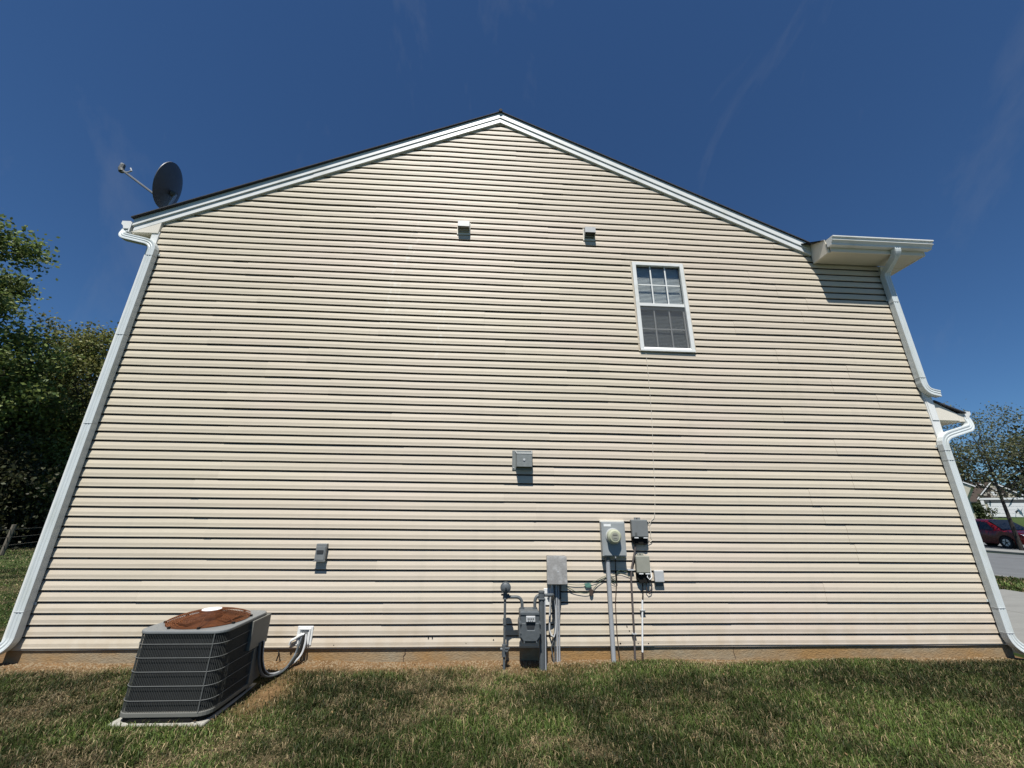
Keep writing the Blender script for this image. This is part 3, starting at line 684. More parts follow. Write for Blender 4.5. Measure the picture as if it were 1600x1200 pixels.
# grey interface box (upper)
def net_box(name, loc, x0, x1, z0, z1, dep, body, label, cat, skirt_z, tag_c):
    v = empty(name, loc, label, cat)
    part('housing', MB().box(x0 + .008, x1 - .008, -dep + .02, -.01, z0 - .01, z1 - .002), 'grey_dark', v, bevel=.004)
    part('cover', MB().box(x0, x1, -dep, -dep + .045, z0, z1), body, v, bevel=.008)
    part('skirt', MB().prism([(x0 + .006, z0 - .006), (x1 - .006, z0 - .006), (x1 - .012, skirt_z + .01), (x1 - .035, skirt_z), (x1 - .055, skirt_z + .012), (x0 + .075, skirt_z + .012), (x0 + .055, skirt_z), (x0 + .04, skirt_z + .004), (x0 + .01, skirt_z + .04)], 'y', -dep + .03, -.012), 'black', v, bevel=.002)
    for xx in (x0 + .022, x1 - .060): part('catch', MB().box(xx, xx + .045, -dep + .001, -dep + .03, z0 - .012, z0 - .003), tag_c, v)
    part('mounting_ear', MB().box((x0 + x1) / 2 - .035, (x0 + x1) / 2 + .035, -.02, -.009, z1 - .003, z1 + .022), body if tag_c == 'label' else 'cream', v)
    part('screw', MB().disc(((x0 + x1) / 2 - .005, z1 + .013), .006, -.024, -.0205, sides=8), 'brown', v)
    return v
v = net_box('cable_box', (1.69, 0, 1.05), 1.597, 1.782, 1.060, 1.243, .085, 'grey', 'dark grey utility box with sticker, upper right of the electric meter', 'utility box', .975, 'label')
part('sticker', MB().box(1.625, 1.652, -.0875, -.0855, 1.078, 1.108), 'grey_dark', v)
for zz in (1.10, 1.17): part('hinge', MB().box(1.782, 1.792, -.06, -.04, zz, zz + .02), 'black', v)
part('conduit', MB().tube([(1.640, -.03, .975), (1.634, -.03, .93), (1.575, -.03, .73), (1.563, -.03, .65), (1.549, -.03, .12), (1.535, -.03, -.2)], .0105, 10), 'pipe_brown', v, smooth=True)
part('strap', MB().box(1.53, 1.60, -.043, -.010, .715, .730), 'grey_light', v)
part('strap', MB().box(1.528, 1.572, -.043, -.010, .11, .12), 'grey_light', v)
part('cable', MB().tube([(1.80, -.016, 1.238), (1.835, -.016, 1.19), (1.832, -.016, 1.06), (1.84, -.016, 1.02), (1.80, -.02, 1.0), (1.775, -.03, 1.03)], .0035, 6), 'cream', v)
v = net_box('telephone_box', (1.69, 0, .68), 1.616, 1.768, .698, .868, .085, 'grey_beige', 'beige grey utility box below the dark grey one, hooded cables under it', 'utility box', .590, 'label')
part('cable', MB().tube([(1.684, -.035, .60), (1.681, -.03, .50), (1.668, -.03, .42)], .007, 8), 'black', v)
part('conduit', MB().tube([(1.667, -.03, .43), (1.657, -.03, .33), (1.626, -.03, .0), (1.622, -.03, -.05)], .0095, 10), 'label', v, smooth=True)
part('cable_end', MB().tube([(1.622, -.03, -.05), (1.617, -.03, -.2)], .0105, 8), 'brown', v)
part('strap', MB().box(1.635, 1.690, -.042, -.012, .325, .334), 'steel', v)
part('loop_cable', MB().tube([(1.735, -.07, .69), (1.728, -.075, .655), (1.750, -.078, .632), (1.775, -.07, .655), (1.78, -.05, .72), (1.774, -.03, .80)], .005, 6), 'label', v)
part('drop_cable', MB().tube([(1.725, -.03, .60), (1.722, -.03, .53), (1.742, -.03, .495), (1.772, -.03, .51), (1.79, -.03, .57), (1.77, -.03, .63)], .004, 6), 'brown', v)
v = empty('junction_box', (1.87, 0, .60), 'smallest light grey box, rightmost beside the beige utility box', 'utility box')
part('housing', MB().box(1.822, 1.918, -.030, -.008, .608, .716), 'grey', v, bevel=.003)
part('cover', MB().box(1.817, 1.922, -.058, -.0305, .603, .720), 'grey_light', v, bevel=.008)
part('base', MB().box(1.826, 1.914, -.035, -.009, .565, .607), 'grey_dark', v, bevel=.003)

# telephone interface, grey, rounded
v = empty('phone_interface', (.74, 0, .58), 'large weathered grey rounded utility box above the gas meter post', 'utility box')
part('housing', MB().box(.640, .842, -.075, -.009, .585, .862), 'grey_dark', v, bevel=.004)
cv = MB(); n = 10; vs = []; fs = []
for i in range(n + 1):
    u = i / n; x = .632 + .214 * u; top = .868 - .008 * (2 * u - 1) ** 2
    for (dz, yy) in ((0, -.074), (0.0, -.100 - .012 * (1 - (2 * u - 1) ** 2)), (-.03, -.108 - .010 * (1 - (2 * u - 1) ** 2))):
        vs.append((x, yy, top + dz))
    vs.append((x, -.112 - .006 * (1 - (2 * u - 1) ** 2), .592)); vs.append((x, -.074, .588))
for i in range(n):
    for j in range(4): fs.append((i * 5 + j, (i + 1) * 5 + j, (i + 1) * 5 + j + 1, i * 5 + j + 1))
fs.append(tuple(range(5))); fs.append(tuple(n * 5 + j for j in range(4, -1, -1)))
part('cover', cv.add(vs, fs), 'grey_speck', v, smooth=True)
part('badge', MB().disc((.748, .712), .009, -.1195, -.116, sides=10), 'grey_light', v)
part('catch', MB().box(.742, .752, -.120, -.100, .582, .592), 'black', v)
for (xx, rr, yy, zb) in ((.735, .0105, -.045, -.18), (.757, .0085, -.045, -.18), (.712, .008, -.04, -.2)):
    zt = .585
    part('conduit', MB().tube([(xx, yy, zt), (xx + .004, yy + .01, .40), (xx, yy + .015, zb)], rr, 8), 'pvc' if xx > .72 else 'gas', v, smooth=True)
part('cable', MB().tube([(.69, -.05, .585), (.672, -.04, .45), (.661, -.04, .28), (.655, -.045, .16), (.672, -.05, .11), (.700, -.05, .095), (.716, -.045, .13), (.728, -.04, .22), (.725, -.04, .34), (.70, -.04, .46), (.695, -.045, .585)], .0085, 8), 'grey_light', v, smooth=True)
part('cable', MB().tube([(.772, -.04, .585), (.775, -.03, .38), (.765, -.03, .25), (.72, -.03, .10), (.672, -.035, .0), (.69, -.045, -.1), (.705, -.05, -.19)], .006, 8), 'gas', v, smooth=True)
part('cable', MB().tube([(.79, -.03, .585), (.782, -.025, .38), (.745, -.025, .2), (.69, -.02, .08), (.68, -.02, -.02)], .004, 6), 'black', v)
v = empty('wall_bracket', (.67, 0, .376), 'white plastic mounting block behind the pipe beside the gas meter post', 'bracket')
part('plate', MB().box(.606, .712, -.018, -.008, .376, .536), 'white', v, bevel=.004)
part('tab', MB().box(.640, .655, -.030, -.0185, .45, .53), 'white', v)

# green wires looping across the siding
def wire(pts, r, m, label, cat='wire'):
    mb = MB(); P = [Vector(p) for p in pts]; q = []
    for i in range(len(P) - 1):      # Catmull-Rom
        p0, p1, p2, p3 = P[max(0, i - 1)], P[i], P[i + 1], P[min(len(P) - 1, i + 2)]
        for s in range(5):
            t = s / 5; q.append(.5 * ((2 * p1) + (p2 - p0) * t + (2 * p0 - 5 * p1 + 4 * p2 - p3) * t * t + (3 * p1 - p0 - 3 * p2 + p3) * t ** 3))
    q.append(P[-1]); mb.tube(q, r, 6)
    o = part('wire', mb, m); tag(o, label, cat, 'thin wires strung between the utility boxes'); return o
wy = -.022
w1 = wire([(.845, wy, .583), (.95, wy, .570), (1.076, wy, .578), (1.17, wy, .610), (1.27, wy, .655), (1.33, -.02, .662), (1.40, wy, .62)], .0026, 'green_wire', 'upper thin green wire from the phone box to the meter conduit')
w2_ = wire([(.848, wy, .560), (.93, wy, .515), (1.04, wy, .490), (1.115, wy, .505), (1.18, wy, .57), (1.27, wy, .640), (1.33, -.02, .645), (1.385, wy, .60)], .0034, 'green_wire', 'lower sagging green wire ending at the brown splice')
w3 = wire([(1.402, wy, .69), (1.45, wy, .715), (1.50, wy, .705), (1.565, wy, .69)], .0028, 'green_wire', 'short looping wire right of the meter conduit')
w4 = wire([(1.34, wy, .665), (1.44, wy, .69), (1.50, wy, .672), (1.555, wy, .655)], .0024, 'green_wire', 'thin wire under the short loop beside the meter conduit')
w5 = wire([(1.30, wy, .64), (1.35, wy, .60), (1.385, wy, .585), (1.41, wy, .60)], .0024, 'green_wire', 'small hanging wire just below the meter box shadow')
cl = MB(); cl.add([(1.045, -.028, .585), (1.10, -.028, .590), (1.125, -.03, .572), (1.11, -.028, .545), (1.06, -.028, .548), (1.045, -.02, .585), (1.10, -.02, .590), (1.125, -.02, .572), (1.11, -.02, .545), (1.06, -.02, .548)], [(0, 1, 2, 3, 4), (9, 8, 7, 6, 5), (0, 5, 6, 1), (1, 6, 7, 2), (2, 7, 8, 3), (3, 8, 9, 4), (4, 9, 5, 0)])
tag(part('wire_tag', cl, 'green'), 'green tape knot on the upper wire left of the conduit', 'wire tag')
sp = MB(); sp.prism([(1.095, .515), (1.115, .535), (1.14, .52), (1.135, .485), (1.118, .462), (1.10, .480)], 'y', -.034, -.018)
tag(part('wire_splice', sp, 'brown'), 'small brown splice pouch on the lower wire left of the conduit', 'wire splice')
th = MB(); P = [(2.0 - .03 * 0, -.016, 3.34), (2.0, -.0165, 3.0), (1.985, -.016, 2.4), (1.955, -.0165, 2.0), (1.935, -.016, 1.6), (1.90, -.016, 1.3), (1.86, -.016, 1.24), (1.832, -.016, 1.19)]
w6 = wire(P, .0022, 'cream', 'thin cream cable hanging from the window sill to the utility box')

# ------------------------------------------------------------------ gas meter
v = empty('gas_meter', (.4, -.2, -.15), 'grey gas meter with regulator, bent pipes and steel post by the wall', 'gas meter')
gy_ = -.2
part('riser', MB().tube([(.185, gy_, -.22), (.185, gy_, .50)], .0125, 12), 'gas', v, smooth=True)
part('union', MB().tube([(.185, gy_, .24), (.185, gy_, .30)], .018, 10), 'gas', v)
vl = MB(); vl.tube([(.185, gy_, -.03), (.185, gy_, .075)], .024, 10); vl.tube([(.145, gy_, .032), (.228, gy_, .032)], .015, 10); vl.disc((.205, .035), .018, gy_ - .04, gy_ - .02, sides=10); vl.box(.19, .235, gy_ - .045, gy_ - .035, .045, .058)
part('valve', vl, 'gas', v, bevel=.003)
reg = MB(); reg.disc((.188, .578), .052, gy_ - .045, gy_ - .025, sides=28, r1=.054); reg.disc((.188, .578), .054, gy_ - .0245, gy_ + .01, sides=28, r1=.040)
reg.disc((.188, .578), .03, gy_ - .058, gy_ - .0455, sides=20, r1=.046)
ro = part('regulator', reg, 'gas', v, smooth=True)
part('bolt', MB().disc((.19, .575), .010, gy_ - .068, gy_ - .0585, sides=6), 'gas_dark', ro)
part('regulator_neck', MB().tube([(.186, gy_, .535), (.186, gy_, .47)], [.020, .026], 10).box(.145, .228, gy_ - .018, gy_ + .018, .503, .515), 'gas', v)
part('inlet_pipe', MB().tube([(.20, gy_, .488), (.29, gy_, .488)] + arc((.30, gy_, .488), (.357, gy_, .486), (.359, gy_, .42), 6) + [(.359, gy_, .375)], .0155, 12), 'gas', v, smooth=True)
part('outlet_pipe', MB().tube([(.488, gy_, .375), (.488, gy_, .43)] + arc((.488, gy_, .435), (.490, gy_, .500), (.545, gy_ + .01, .503), 6) + [(.66, gy_ + .03, .500)] + arc((.672, gy_ + .04, .500), (.695, gy_ + .08, .497), (.695, -.06, .44), 5) + [(.695, -.05, .35)], .0155, 12), 'gas', v, smooth=True)
for xx in (.359, .488): part('nut', MB().tube([(xx, gy_, .365), (xx, gy_, .395)], .024, 6), 'gas', v)
bd = MB(); bd.prism([(.328, .37), (.342, .385), (.510, .385), (.524, .37), (.522, .30), (.535, .285), (.535, .16), (.515, .135), (.50, .112), (.362, .112), (.345, .135), (.320, .16), (.320, .285), (.332, .30)], 'y', -.31, -.13)
part('body', bd, 'gas', v, bevel=.010)
part('front_cover', MB().prism([(.345, .285), (.385, .285), (.398, .225), (.470, .225), (.482, .285), (.515, .285), (.522, .17), (.49, .130), (.365, .130), (.333, .17)], 'y', -.325, -.3105), 'gas', v, bevel=.006)
part('top_flange', MB().box(.332, .520, -.318, -.3105, .352, .375), 'gas', v, bevel=.003)
ix = part('index_box', MB().box(.388, .478, -.332, -.3105, .295, .345), 'grey_light', v, bevel=.004)
for i in range(4): part('digit', MB().box(.402 + i * .017, .413 + i * .017, -.3345, -.3325, .316, .330), 'grey_dark', ix)
for i in range(3): part('digit', MB().box(.407 + i * .019, .415 + i * .019, -.3345, -.3325, .303, .309), 'grey_dark', ix)
part('recess_shadow', MB().prism([(.390, .292), (.476, .292), (.466, .232), (.402, .232)], 'y', -.3135, -.3108), 'gas_dark', v)  # thin dark plate paints the shadow below the index
for (xx, zz) in ((.338, .28), (.338, .20), (.525, .28), (.525, .20), (.37, .126), (.49, .126)): part('bolt', MB().disc((xx, zz), .007, -.330, -.3105, sides=6), 'gas', v)
pst = MB(); pst.tube([(.556, gy_ - .01, -.22), (.556, gy_ - .01, .53)], .030, 8); part('post', pst, 'gas', v)
part('post_cap', MB().tube([(.556, gy_ - .01, .528), (.556, gy_ - .01, .548)], .033, 10).box(.520, .592, gy_ - .045, gy_ + .02, .47, .482), 'gas', v, bevel=.003)
part('post_flange', MB().box(.582, .592, gy_ - .04, gy_ + .02, -.18, .47), 'pvc', v)

# ------------------------------------------------------------------ air conditioner
ax0, ax1, ay0, ay1, az0, az1 = -2.625, -1.985, -1.10, -.47, -.115, .43
ac = empty('air_conditioner', ((ax0 + ax1) / 2, (ay0 + ay1) / 2, -.12), 'boxy grey air conditioner condenser with rusty domed fan guard on the lawn', 'air conditioner')
def rrect(x0, x1, y0, y1, r, n=6):
    pts = []
    for (cx, cy, a0) in ((x1 - r, y0 + r, -90), (x1 - r, y1 - r, 0), (x0 + r, y1 - r, 90), (x0 + r, y0 + r, 180)):
        for i in range(n + 1):
            a = R(a0 + 90 * i / n); pts.append((cx + r * math.cos(a), cy + r * math.sin(a)))
    return pts
part('coil', MB().prism(rrect(ax0 + .015, ax1 - .015, ay0 + .015, ay1 - .015, .075), 'z', az0 + .03, az1 - .02), 'coil', ac)
bp_ = part('base_pan', MB().prism(rrect(ax0 - .004, ax1 + .004, ay0 - .004, ay1 + .004, .09), 'z', az0 + .005, az0 + .034), 'ac_side', ac, bevel=.004)
part('skid', MB().prism(rrect(ax0 + .02, ax1 - .02, ay0 + .002, ay1 - .03, .09, 2), 'z', az0 - .027, az0 + .004), 'black', ac)
cap = MB(); cap.prism(rrect(ax0 - .006, ax1 + .006, ay0 - .006, ay1 + .006, .09), 'z', az1 - .024, az1)
part('top_cap', cap, 'ac_top', ac, bevel=.007)
cx, cy = (ax0 + ax1) / 2, (ay0 + ay1) / 2 - .005
orf = MB(); orf.disc((cx, cy), .286, az1 + .001, az1 + .004, axis='z', sides=40, r1=.286); part('fan_orifice', orf, 'rust', ac)
# perimeter wires
pts = rrect(ax0, ax1, ay0, ay1, .09, 7)
per = []
for (a, b) in zip(pts, pts[1:] + pts[:1]):
    d = math.hypot(b[0] - a[0], b[1] - a[1]); per.append((a, b, d))
tot = sum(d for *_, d in per); nW = 200; vw = MB(); acc = 0; idx = 0
for k in range(nW):
    s = tot * k / nW
    while s > acc + per[idx][2]: acc += per[idx][2]; idx += 1
    a, b, d = per[idx]; t = (s - acc) / d; x = a[0] + (b[0] - a[0]) * t; y = a[1] + (b[1] - a[1]) * t
    vw.tube([(x, y, az0 + .03), (x, y, az1 - .02)], .0018, 4, cap=False)
part('vertical_guard', vw, 'ac_wire', ac, kind='stuff')
for i in range(5):
    z = az0 + .105 + i * .088
    part('guard_wire', MB().tube([(x - (cx - x) * .012, y - (cy - y) * .012, z) for x, y in pts], .0023, 5, closed=True), 'ac_wire_light', ac)
for (x, y) in ((ax1 - .068, ay0 + .000),): part('corner_post', MB().box(x - .0025, x + .0025, y - .004, y + .002, az0 + .03, az1 - .02), 'ac_wire_light', ac)
# dome guard
dome = lambda r: az1 + .010 + .066 * math.cos(min(1, r / .30) * math.pi / 2) ** .8
dg = MB()
for k in range(20):
    r = .068 + k * (.288 - .068) / 19
    dg.tube([(cx + r * math.cos(R(a)), cy + r * math.sin(R(a)), dome(r)) for a in range(0, 360, 12)], .0022, 4, closed=True)
part('fan_guard', dg, 'rust', ac)
for k in range(8):
    a = R(k * 45 + 20); part('guard_spoke', MB().tube([(cx + r * math.cos(a), cy + r * math.sin(a), dome(r) - .004) for r in (.05, .12, .19, .26, .298)], .0045, 5), 'rust', ac)
for k in range(8):
    a = R(k * 45 + 20); part('clip', MB().box(cx + .296 * math.cos(a) - .008, cx + .296 * math.cos(a) + .008, cy + .296 * math.sin(a) - .008, cy + .296 * math.sin(a) + .008, az1, az1 + .014), 'black', ac)
hub = MB(); hub.disc((cx, cy), .080, dome(.05) - .012, dome(.05) + .002, axis='z', sides=30, r1=.076); hb = part('guard_hub', hub, 'rust', ac)
part('badge_disc', MB().disc((cx, cy), .070, dome(.05) + .0025, dome(.05) + .005, axis='z', sides=30), 'label', hb)
bdg = MB(); zt = dome(.05) + .0056
bdg.add([(cx - .030, cy - .012, zt), (cx - .018, cy + .006, zt), (cx - .004, cy + .008, zt), (cx + .004, cy - .002, zt), (cx - .008, cy - .016, zt)], [(0, 1, 2, 3, 4)])
bdg.add([(cx + .010, cy - .004, zt), (cx + .018, cy + .006, zt), (cx + .032, cy + .006, zt), (cx + .024, cy - .004, zt)], [(0, 1, 2, 3)])
part('badge_print', bdg, 'grey', hb)
# fan blades under the guard
fb = MB()
for k in range(3):
    a0 = R(k * 120); q = []
    for (r, da) in ((.05, -.3), (.25, -.55), (.25, .45), (.05, .3)): q.append((cx + r * math.cos(a0 + da), cy + r * math.sin(a0 + da), az1 + (.012 if da < 0 else .026)))
    fb.add(q, [(0, 1, 2, 3)])
part('fan_blade', fb, 'rust', ac)
part('service_panel', MB().box(ax1 - .03, ax1 + .022, ay1 - .27, ay1 - .001, .185, az1 - .025), 'ac_side', ac, bevel=.004)
part('corner_panel', MB().box(ax1 - .03, ax1 + .010, ay1 - .16, ay1 + .004, az0 + .03, .189), 'ac_side', ac, bevel=.004)
pad = MB(); pad.prism(rrect(-2.655, -1.990, -1.106, -.42, .02), 'z', -.24, -.143)
tag(part('equipment_pad', pad, 'pad', bevel=.012), 'pale plastic pad on the grass under the air conditioner', 'equipment pad')

# line set and its wall cover
v = empty('pipe_cover', (-1.82, 0, .02), 'white rectangular pipe cover plate at the bottom of the siding beside the air conditioner', 'pipe cover')
part('plate', MB().box(-1.897, -1.742, -.020, -.008, .018, .190), 'white', v, bevel=.006)
fr = MB(); fr.box(-1.877, -1.862, -.032, -.0205, .035, .172); fr.box(-1.776, -1.762, -.032, -.0205, .035, .172); fr.box(-1.862, -1.776, -.032, -.0205, .158, .172)
part('rim', fr, 'white', v, bevel=.003)
part('opening', MB().box(-1.850, -1.790, -.0235, -.0205, .07, .148), 'grey', v)
ls = []
for (off, r, m, lab) in ((0, .015, 'black', 'thick black insulated pipe looping from the air conditioner to the wall'), (.028, .009, 'grey_light', 'pale grey electrical whip looping beside the black insulated pipe'), (-.028, .011, 'gas', 'dark grey pipe on the ground side of the loop to the wall cover')):
    pts_ = [(-1.96, -.56 + off, .205), (-1.95, -.54 + off, .06), (-1.93, -.48 + off, -.055), (-1.90, -.36 + off, -.115 + abs(off) * .3), (-1.86, -.22 + off, -.105), (-1.825 + off, -.10, -.045), (-1.815 + off, -.055, .045), (-1.82 + off * .5, -.018, .12)]
    o = wire(pts_, r, m, lab, 'pipe'); o.name = 'line_pipe'; o['group'] = 'pipes from the air conditioner to the wall'
o = wire([(-1.945, -.03, .03), (-1.935, -.035, .065), (-1.90, -.035, .085), (-1.85, -.035, .115), (-1.82, -.02, .12)], .012, 'white', 'short white elbow pipe sticking out of the cover plate', 'pipe'); o.name = 'elbow_pipe'
del o['group']
o = wire([(-2.05, -.004, -.03), (-2.045, -.03, -.02), (-2.03, -.04, -.04), (-2.04, -.045, -.10)], .006, 'black', 'small black hook of cable stub on the foundation beside the air conditioner', 'cable'); o.name = 'cable_stub'
del o['group']

# ------------------------------------------------------------------ satellite dish
dsh = empty('satellite_dish', (-4.84, .25, 5.1), 'dark grey oval satellite dish on the left roof edge with long feed arm', 'satellite dish')
dc = Vector((-4.965, .25, 5.90)); dn = Vector((math.sin(R(250)) * math.cos(R(10)), math.cos(R(250)) * math.cos(R(10)), math.sin(R(10))))
du = (Vector((0, 0, 1)) - dn * dn.z).normalized(); dr = dn.cross(du)
vs = []; fs = []; rings = 7; sd = 36
for side in (0, 1):
    vs.append(dc - dn * (.075 + side * .008))
    for i in range(1, rings + 1):
        rr = i / rings
        for k in range(sd):
            a = 2 * math.pi * k / sd; vs.append(dc + dr * (.342 * rr * math.cos(a)) + du * (.36 * rr * math.sin(a)) - dn * (.075 * (1 - rr * rr) + side * .008))
B = 1 + rings * sd
for side in (0, 1):
    o0 = side * B
    for k in range(sd): fs.append((o0, o0 + 1 + k, o0 + 1 + (k + 1) % sd))
    for i in range(rings - 1):
        for k in range(sd):
            a = o0 + 1 + i * sd + k; b = o0 + 1 + i * sd + (k + 1) % sd; fs.append((a, b, b + sd, a + sd))
for k in range(sd):
    a = 1 + (rings - 1) * sd + k; b = 1 + (rings - 1) * sd + (k + 1) % sd; fs.append((a, b, b + B, a + B))
part('reflector', MB().add(vs, fs), 'dish', dsh, smooth=True)
back = dc - dn * .10 - du * .10
part('back_bracket', MB().tube([back + dn * .01, back - dn * .05], .045, 8), 'grey_dark', dsh)
part('mast', MB().tube([(-4.80, .25, 5.08), (-4.80, .25, 5.2), (-4.85, .25, 5.55), back - dn * .04], .021, 10), 'steel', dsh, smooth=True)
part('foot', MB().box(-4.88, -4.72, .17, .33, 5.06, 5.10), 'steel', dsh)
a0 = Vector((-5.10, .22, 5.72)); a1 = Vector((-5.60, .17, 6.07))
part('feed_arm', MB().tube([back + dn * .02, a0, a1], .016, 6), 'dish_arm', dsh)
part('feed_horn', MB().tube([a1 + Vector((-.01, 0, -.02)), a1 + Vector((-.03, 0, .03)), a1 + Vector((-.025, 0, .10))], [.034, .036, .030], 10), 'grey_dark', dsh)
part('feed_cap', MB().tube([a1 + Vector((-.025, 0, .10)), a1 + Vector((-.024, 0, .115))], .031, 10), 'grey_light', dsh)
part('feed_cable', MB().tube([a1 + Vector((.0, 0, -.02)), a1 + Vector((.08, 0, -.03)), a1 + Vector((.13, 0, .0)), a1 + Vector((.10, 0, .05))], .010, 6), 'grey_light', dsh)

# ------------------------------------------------------------------ grass
def blades(n, xr, yr, hmin, hmax, wid, keep):
    x = rng.uniform(*xr, n); y = rng.uniform(*yr, n); k = keep(x, y); x, y = x[k], y[k]; n = len(x)
    dry, bare = patch_cols(x, y)
    keepp = rng.random(n) > bare * .93; x, y, dry, bare = x[keepp], y[keepp], dry[keepp], bare[keepp]; n = len(x)
    z = gz(x, y) - .004
    lush = .75 * fbm(x * 1.3 + 9, y * 1.6, 3) + .45 * fbm(x * 8 + 9, y * 8, 2)
    h = (hmin + (hmax - hmin) * rng.random(n) ** 1.4) * (.6 + .85 * lush) * (1 - .5 * bare) * (1 - .30 * dry) * (1 - .45 * sstep(-.22, -.02, y) * (x < 6))
    az = rng.uniform(0, 2 * np.pi, n); lean = rng.uniform(.15, 1.1, n) + .5 * dry; wd = wid * rng.uniform(.6, 1.25, n)
    wa = rng.uniform(0, 2 * np.pi, n)
    dx, dy = np.cos(az) * np.sin(lean), np.sin(az) * np.sin(lean); dz = np.cos(lean)
    wx, wy = np.cos(wa) * wd / 2, np.sin(wa) * wd / 2
    mx_, my_ = x + dx * h * .35, y + dy * h * .35; mz = z + (dz * .4 + .25) * h
    tx, ty = x + dx * h, y + dy * h; tz = z + np.maximum(dz, .12) * h * .9
    V = np.stack([np.stack([x - wx, y - wy, z], 1), np.stack([x + wx, y + wy, z], 1), np.stack([mx_ + wx * .8, my_ + wy * .8, mz], 1), np.stack([mx_ - wx * .8, my_ - wy * .8, mz], 1), np.stack([tx, ty, tz], 1)], 1)
    s = rng.random(n); isdry = (s < (.17 + .50 * dry + .5 * bare))
    tone = (.38 + 1.25 * sstep(.28, .72, .65 * fbm(x * 1.1 + 31, y * 1.7 + 4, 3) + .35 * fbm(x * 5 + 3, y * 6 + 4, 2)))
    g = GREEN * tone[:, None] * (.45 + 1.25 * rng.random(n)[:, None] ** 1.3) * np.stack([1 + .35 * rng.random(n), np.ones(n), np.ones(n)], 1)
    st_ = STRAW * (.55 + .45 * tone)[:, None] * (.35 + 1.15 * rng.random(n)[:, None] ** 1.4)
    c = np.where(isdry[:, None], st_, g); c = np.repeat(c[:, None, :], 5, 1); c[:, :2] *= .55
    return V.reshape(-1, 3), c.reshape(-1, 3), n
lawn = lambda x, y: ~((x > -2.67) & (x < -1.96) & (y > -1.13) & (y < -.39)) & ~((x > XL) & (x < XR) & (y > -.01) & (y < 10.2)) & ~((x > 5.98) & (y > -6.5))
Vs, Cs, ns = [], [], 0
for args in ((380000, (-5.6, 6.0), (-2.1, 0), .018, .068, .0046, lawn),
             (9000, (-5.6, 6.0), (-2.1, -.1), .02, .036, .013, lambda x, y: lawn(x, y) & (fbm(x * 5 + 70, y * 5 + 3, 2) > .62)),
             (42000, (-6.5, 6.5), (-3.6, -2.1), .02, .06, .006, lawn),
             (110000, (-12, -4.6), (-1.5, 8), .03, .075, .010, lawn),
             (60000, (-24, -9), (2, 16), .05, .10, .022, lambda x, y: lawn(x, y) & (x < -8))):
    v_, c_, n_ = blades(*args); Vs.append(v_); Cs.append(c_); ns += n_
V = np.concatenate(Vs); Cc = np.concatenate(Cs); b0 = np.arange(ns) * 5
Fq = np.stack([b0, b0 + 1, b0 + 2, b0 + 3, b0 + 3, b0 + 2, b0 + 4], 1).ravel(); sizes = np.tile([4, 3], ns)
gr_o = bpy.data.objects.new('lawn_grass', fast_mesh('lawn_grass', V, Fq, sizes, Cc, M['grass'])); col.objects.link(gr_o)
tag(gr_o, 'patchy green and straw coloured mown lawn grass in front of the house', 'grass', kind='stuff')
# far verge grass on the right
v_, c_, ns = blades(26000, (10.8, 13.3), (-2, 14), .05, .10, .02, lambda x, y: x > 0)
b0 = np.arange(ns) * 5
o = bpy.data.objects.new('verge_grass', fast_mesh('verge_grass', v_, np.stack([b0, b0 + 1, b0 + 2, b0 + 3, b0 + 3, b0 + 2, b0 + 4], 1).ravel(), np.tile([4, 3], ns), c_, M['grass'])); col.objects.link(o)
tag(o, 'strip of grass between the concrete drive and the road', 'grass', kind='stuff')
# crumbs and dead grass against the footing
n = 4200; x = rng.uniform(-4.6, 5.8, n); y = -np.abs(rng.normal(0, .16, n)) + .005; z = gz(x, y) + .001
dry, bare = patch_cols(x, y); kk = rng.random(n) < bare + .05; x, y, z = x[kk], y[kk], z[kk]; n = len(x)
r = rng.uniform(.003, .010, n); base = np.array([[-1, -1, -.4], [1, -1, -.4], [1, 1, -.4], [-1, 1, -.4], [0, 0, 1.0]])
V = (base[None] * r[:, None, None] * rng.uniform(.5, 1.3, (n, 5, 3))) + np.stack([x, y, z], 1)[:, None]
b0 = np.arange(n) * 5
Fq = np.stack([b0, b0 + 1, b0 + 4, b0 + 1, b0 + 2, b0 + 4, b0 + 2, b0 + 3, b0 + 4, b0 + 3, b0, b0 + 4], 1).ravel()
o = bpy.data.objects.new('soil_crumbs', fast_mesh('soil_crumbs', V.reshape(-1, 3), Fq, np.full(n * 4, 3), None, M['pebble'])); col.objects.link(o)
tag(o, 'brown soil crumbs and dead litter along the foundation', 'soil', kind='stuff')

n = 240; lx = rng.uniform(-5, 5.8, n); ly = -np.abs(rng.normal(0, .9, n)) - .05; c3 = np.stack([lx, ly, gz(lx, ly) + rng.uniform(.012, .035, n)], 1)
aa = rng.uniform(0, 6.28, n); d1 = np.stack([np.cos(aa), np.sin(aa), rng.uniform(-.4, .4, n)], 1) * .014; d2 = np.stack([-np.sin(aa), np.cos(aa), rng.uniform(-.4, .4, n)], 1) * .007
V = np.stack([c3 - d1, c3 + d2, c3 + d1, c3 - d2], 1).reshape(-1, 3)
o = bpy.data.objects.new('dead_leaves', fast_mesh('dead_leaves', V, np.arange(4 * n), np.full(n, 4), np.repeat(np.array([.22, .14, .07]) * rng.uniform(.5, 1.5, n)[:, None], 4, 0), M['leaf'])); col.objects.link(o)
tag(o, 'scattered small dead leaves and straw bits on the lawn', 'leaves', kind='stuff')
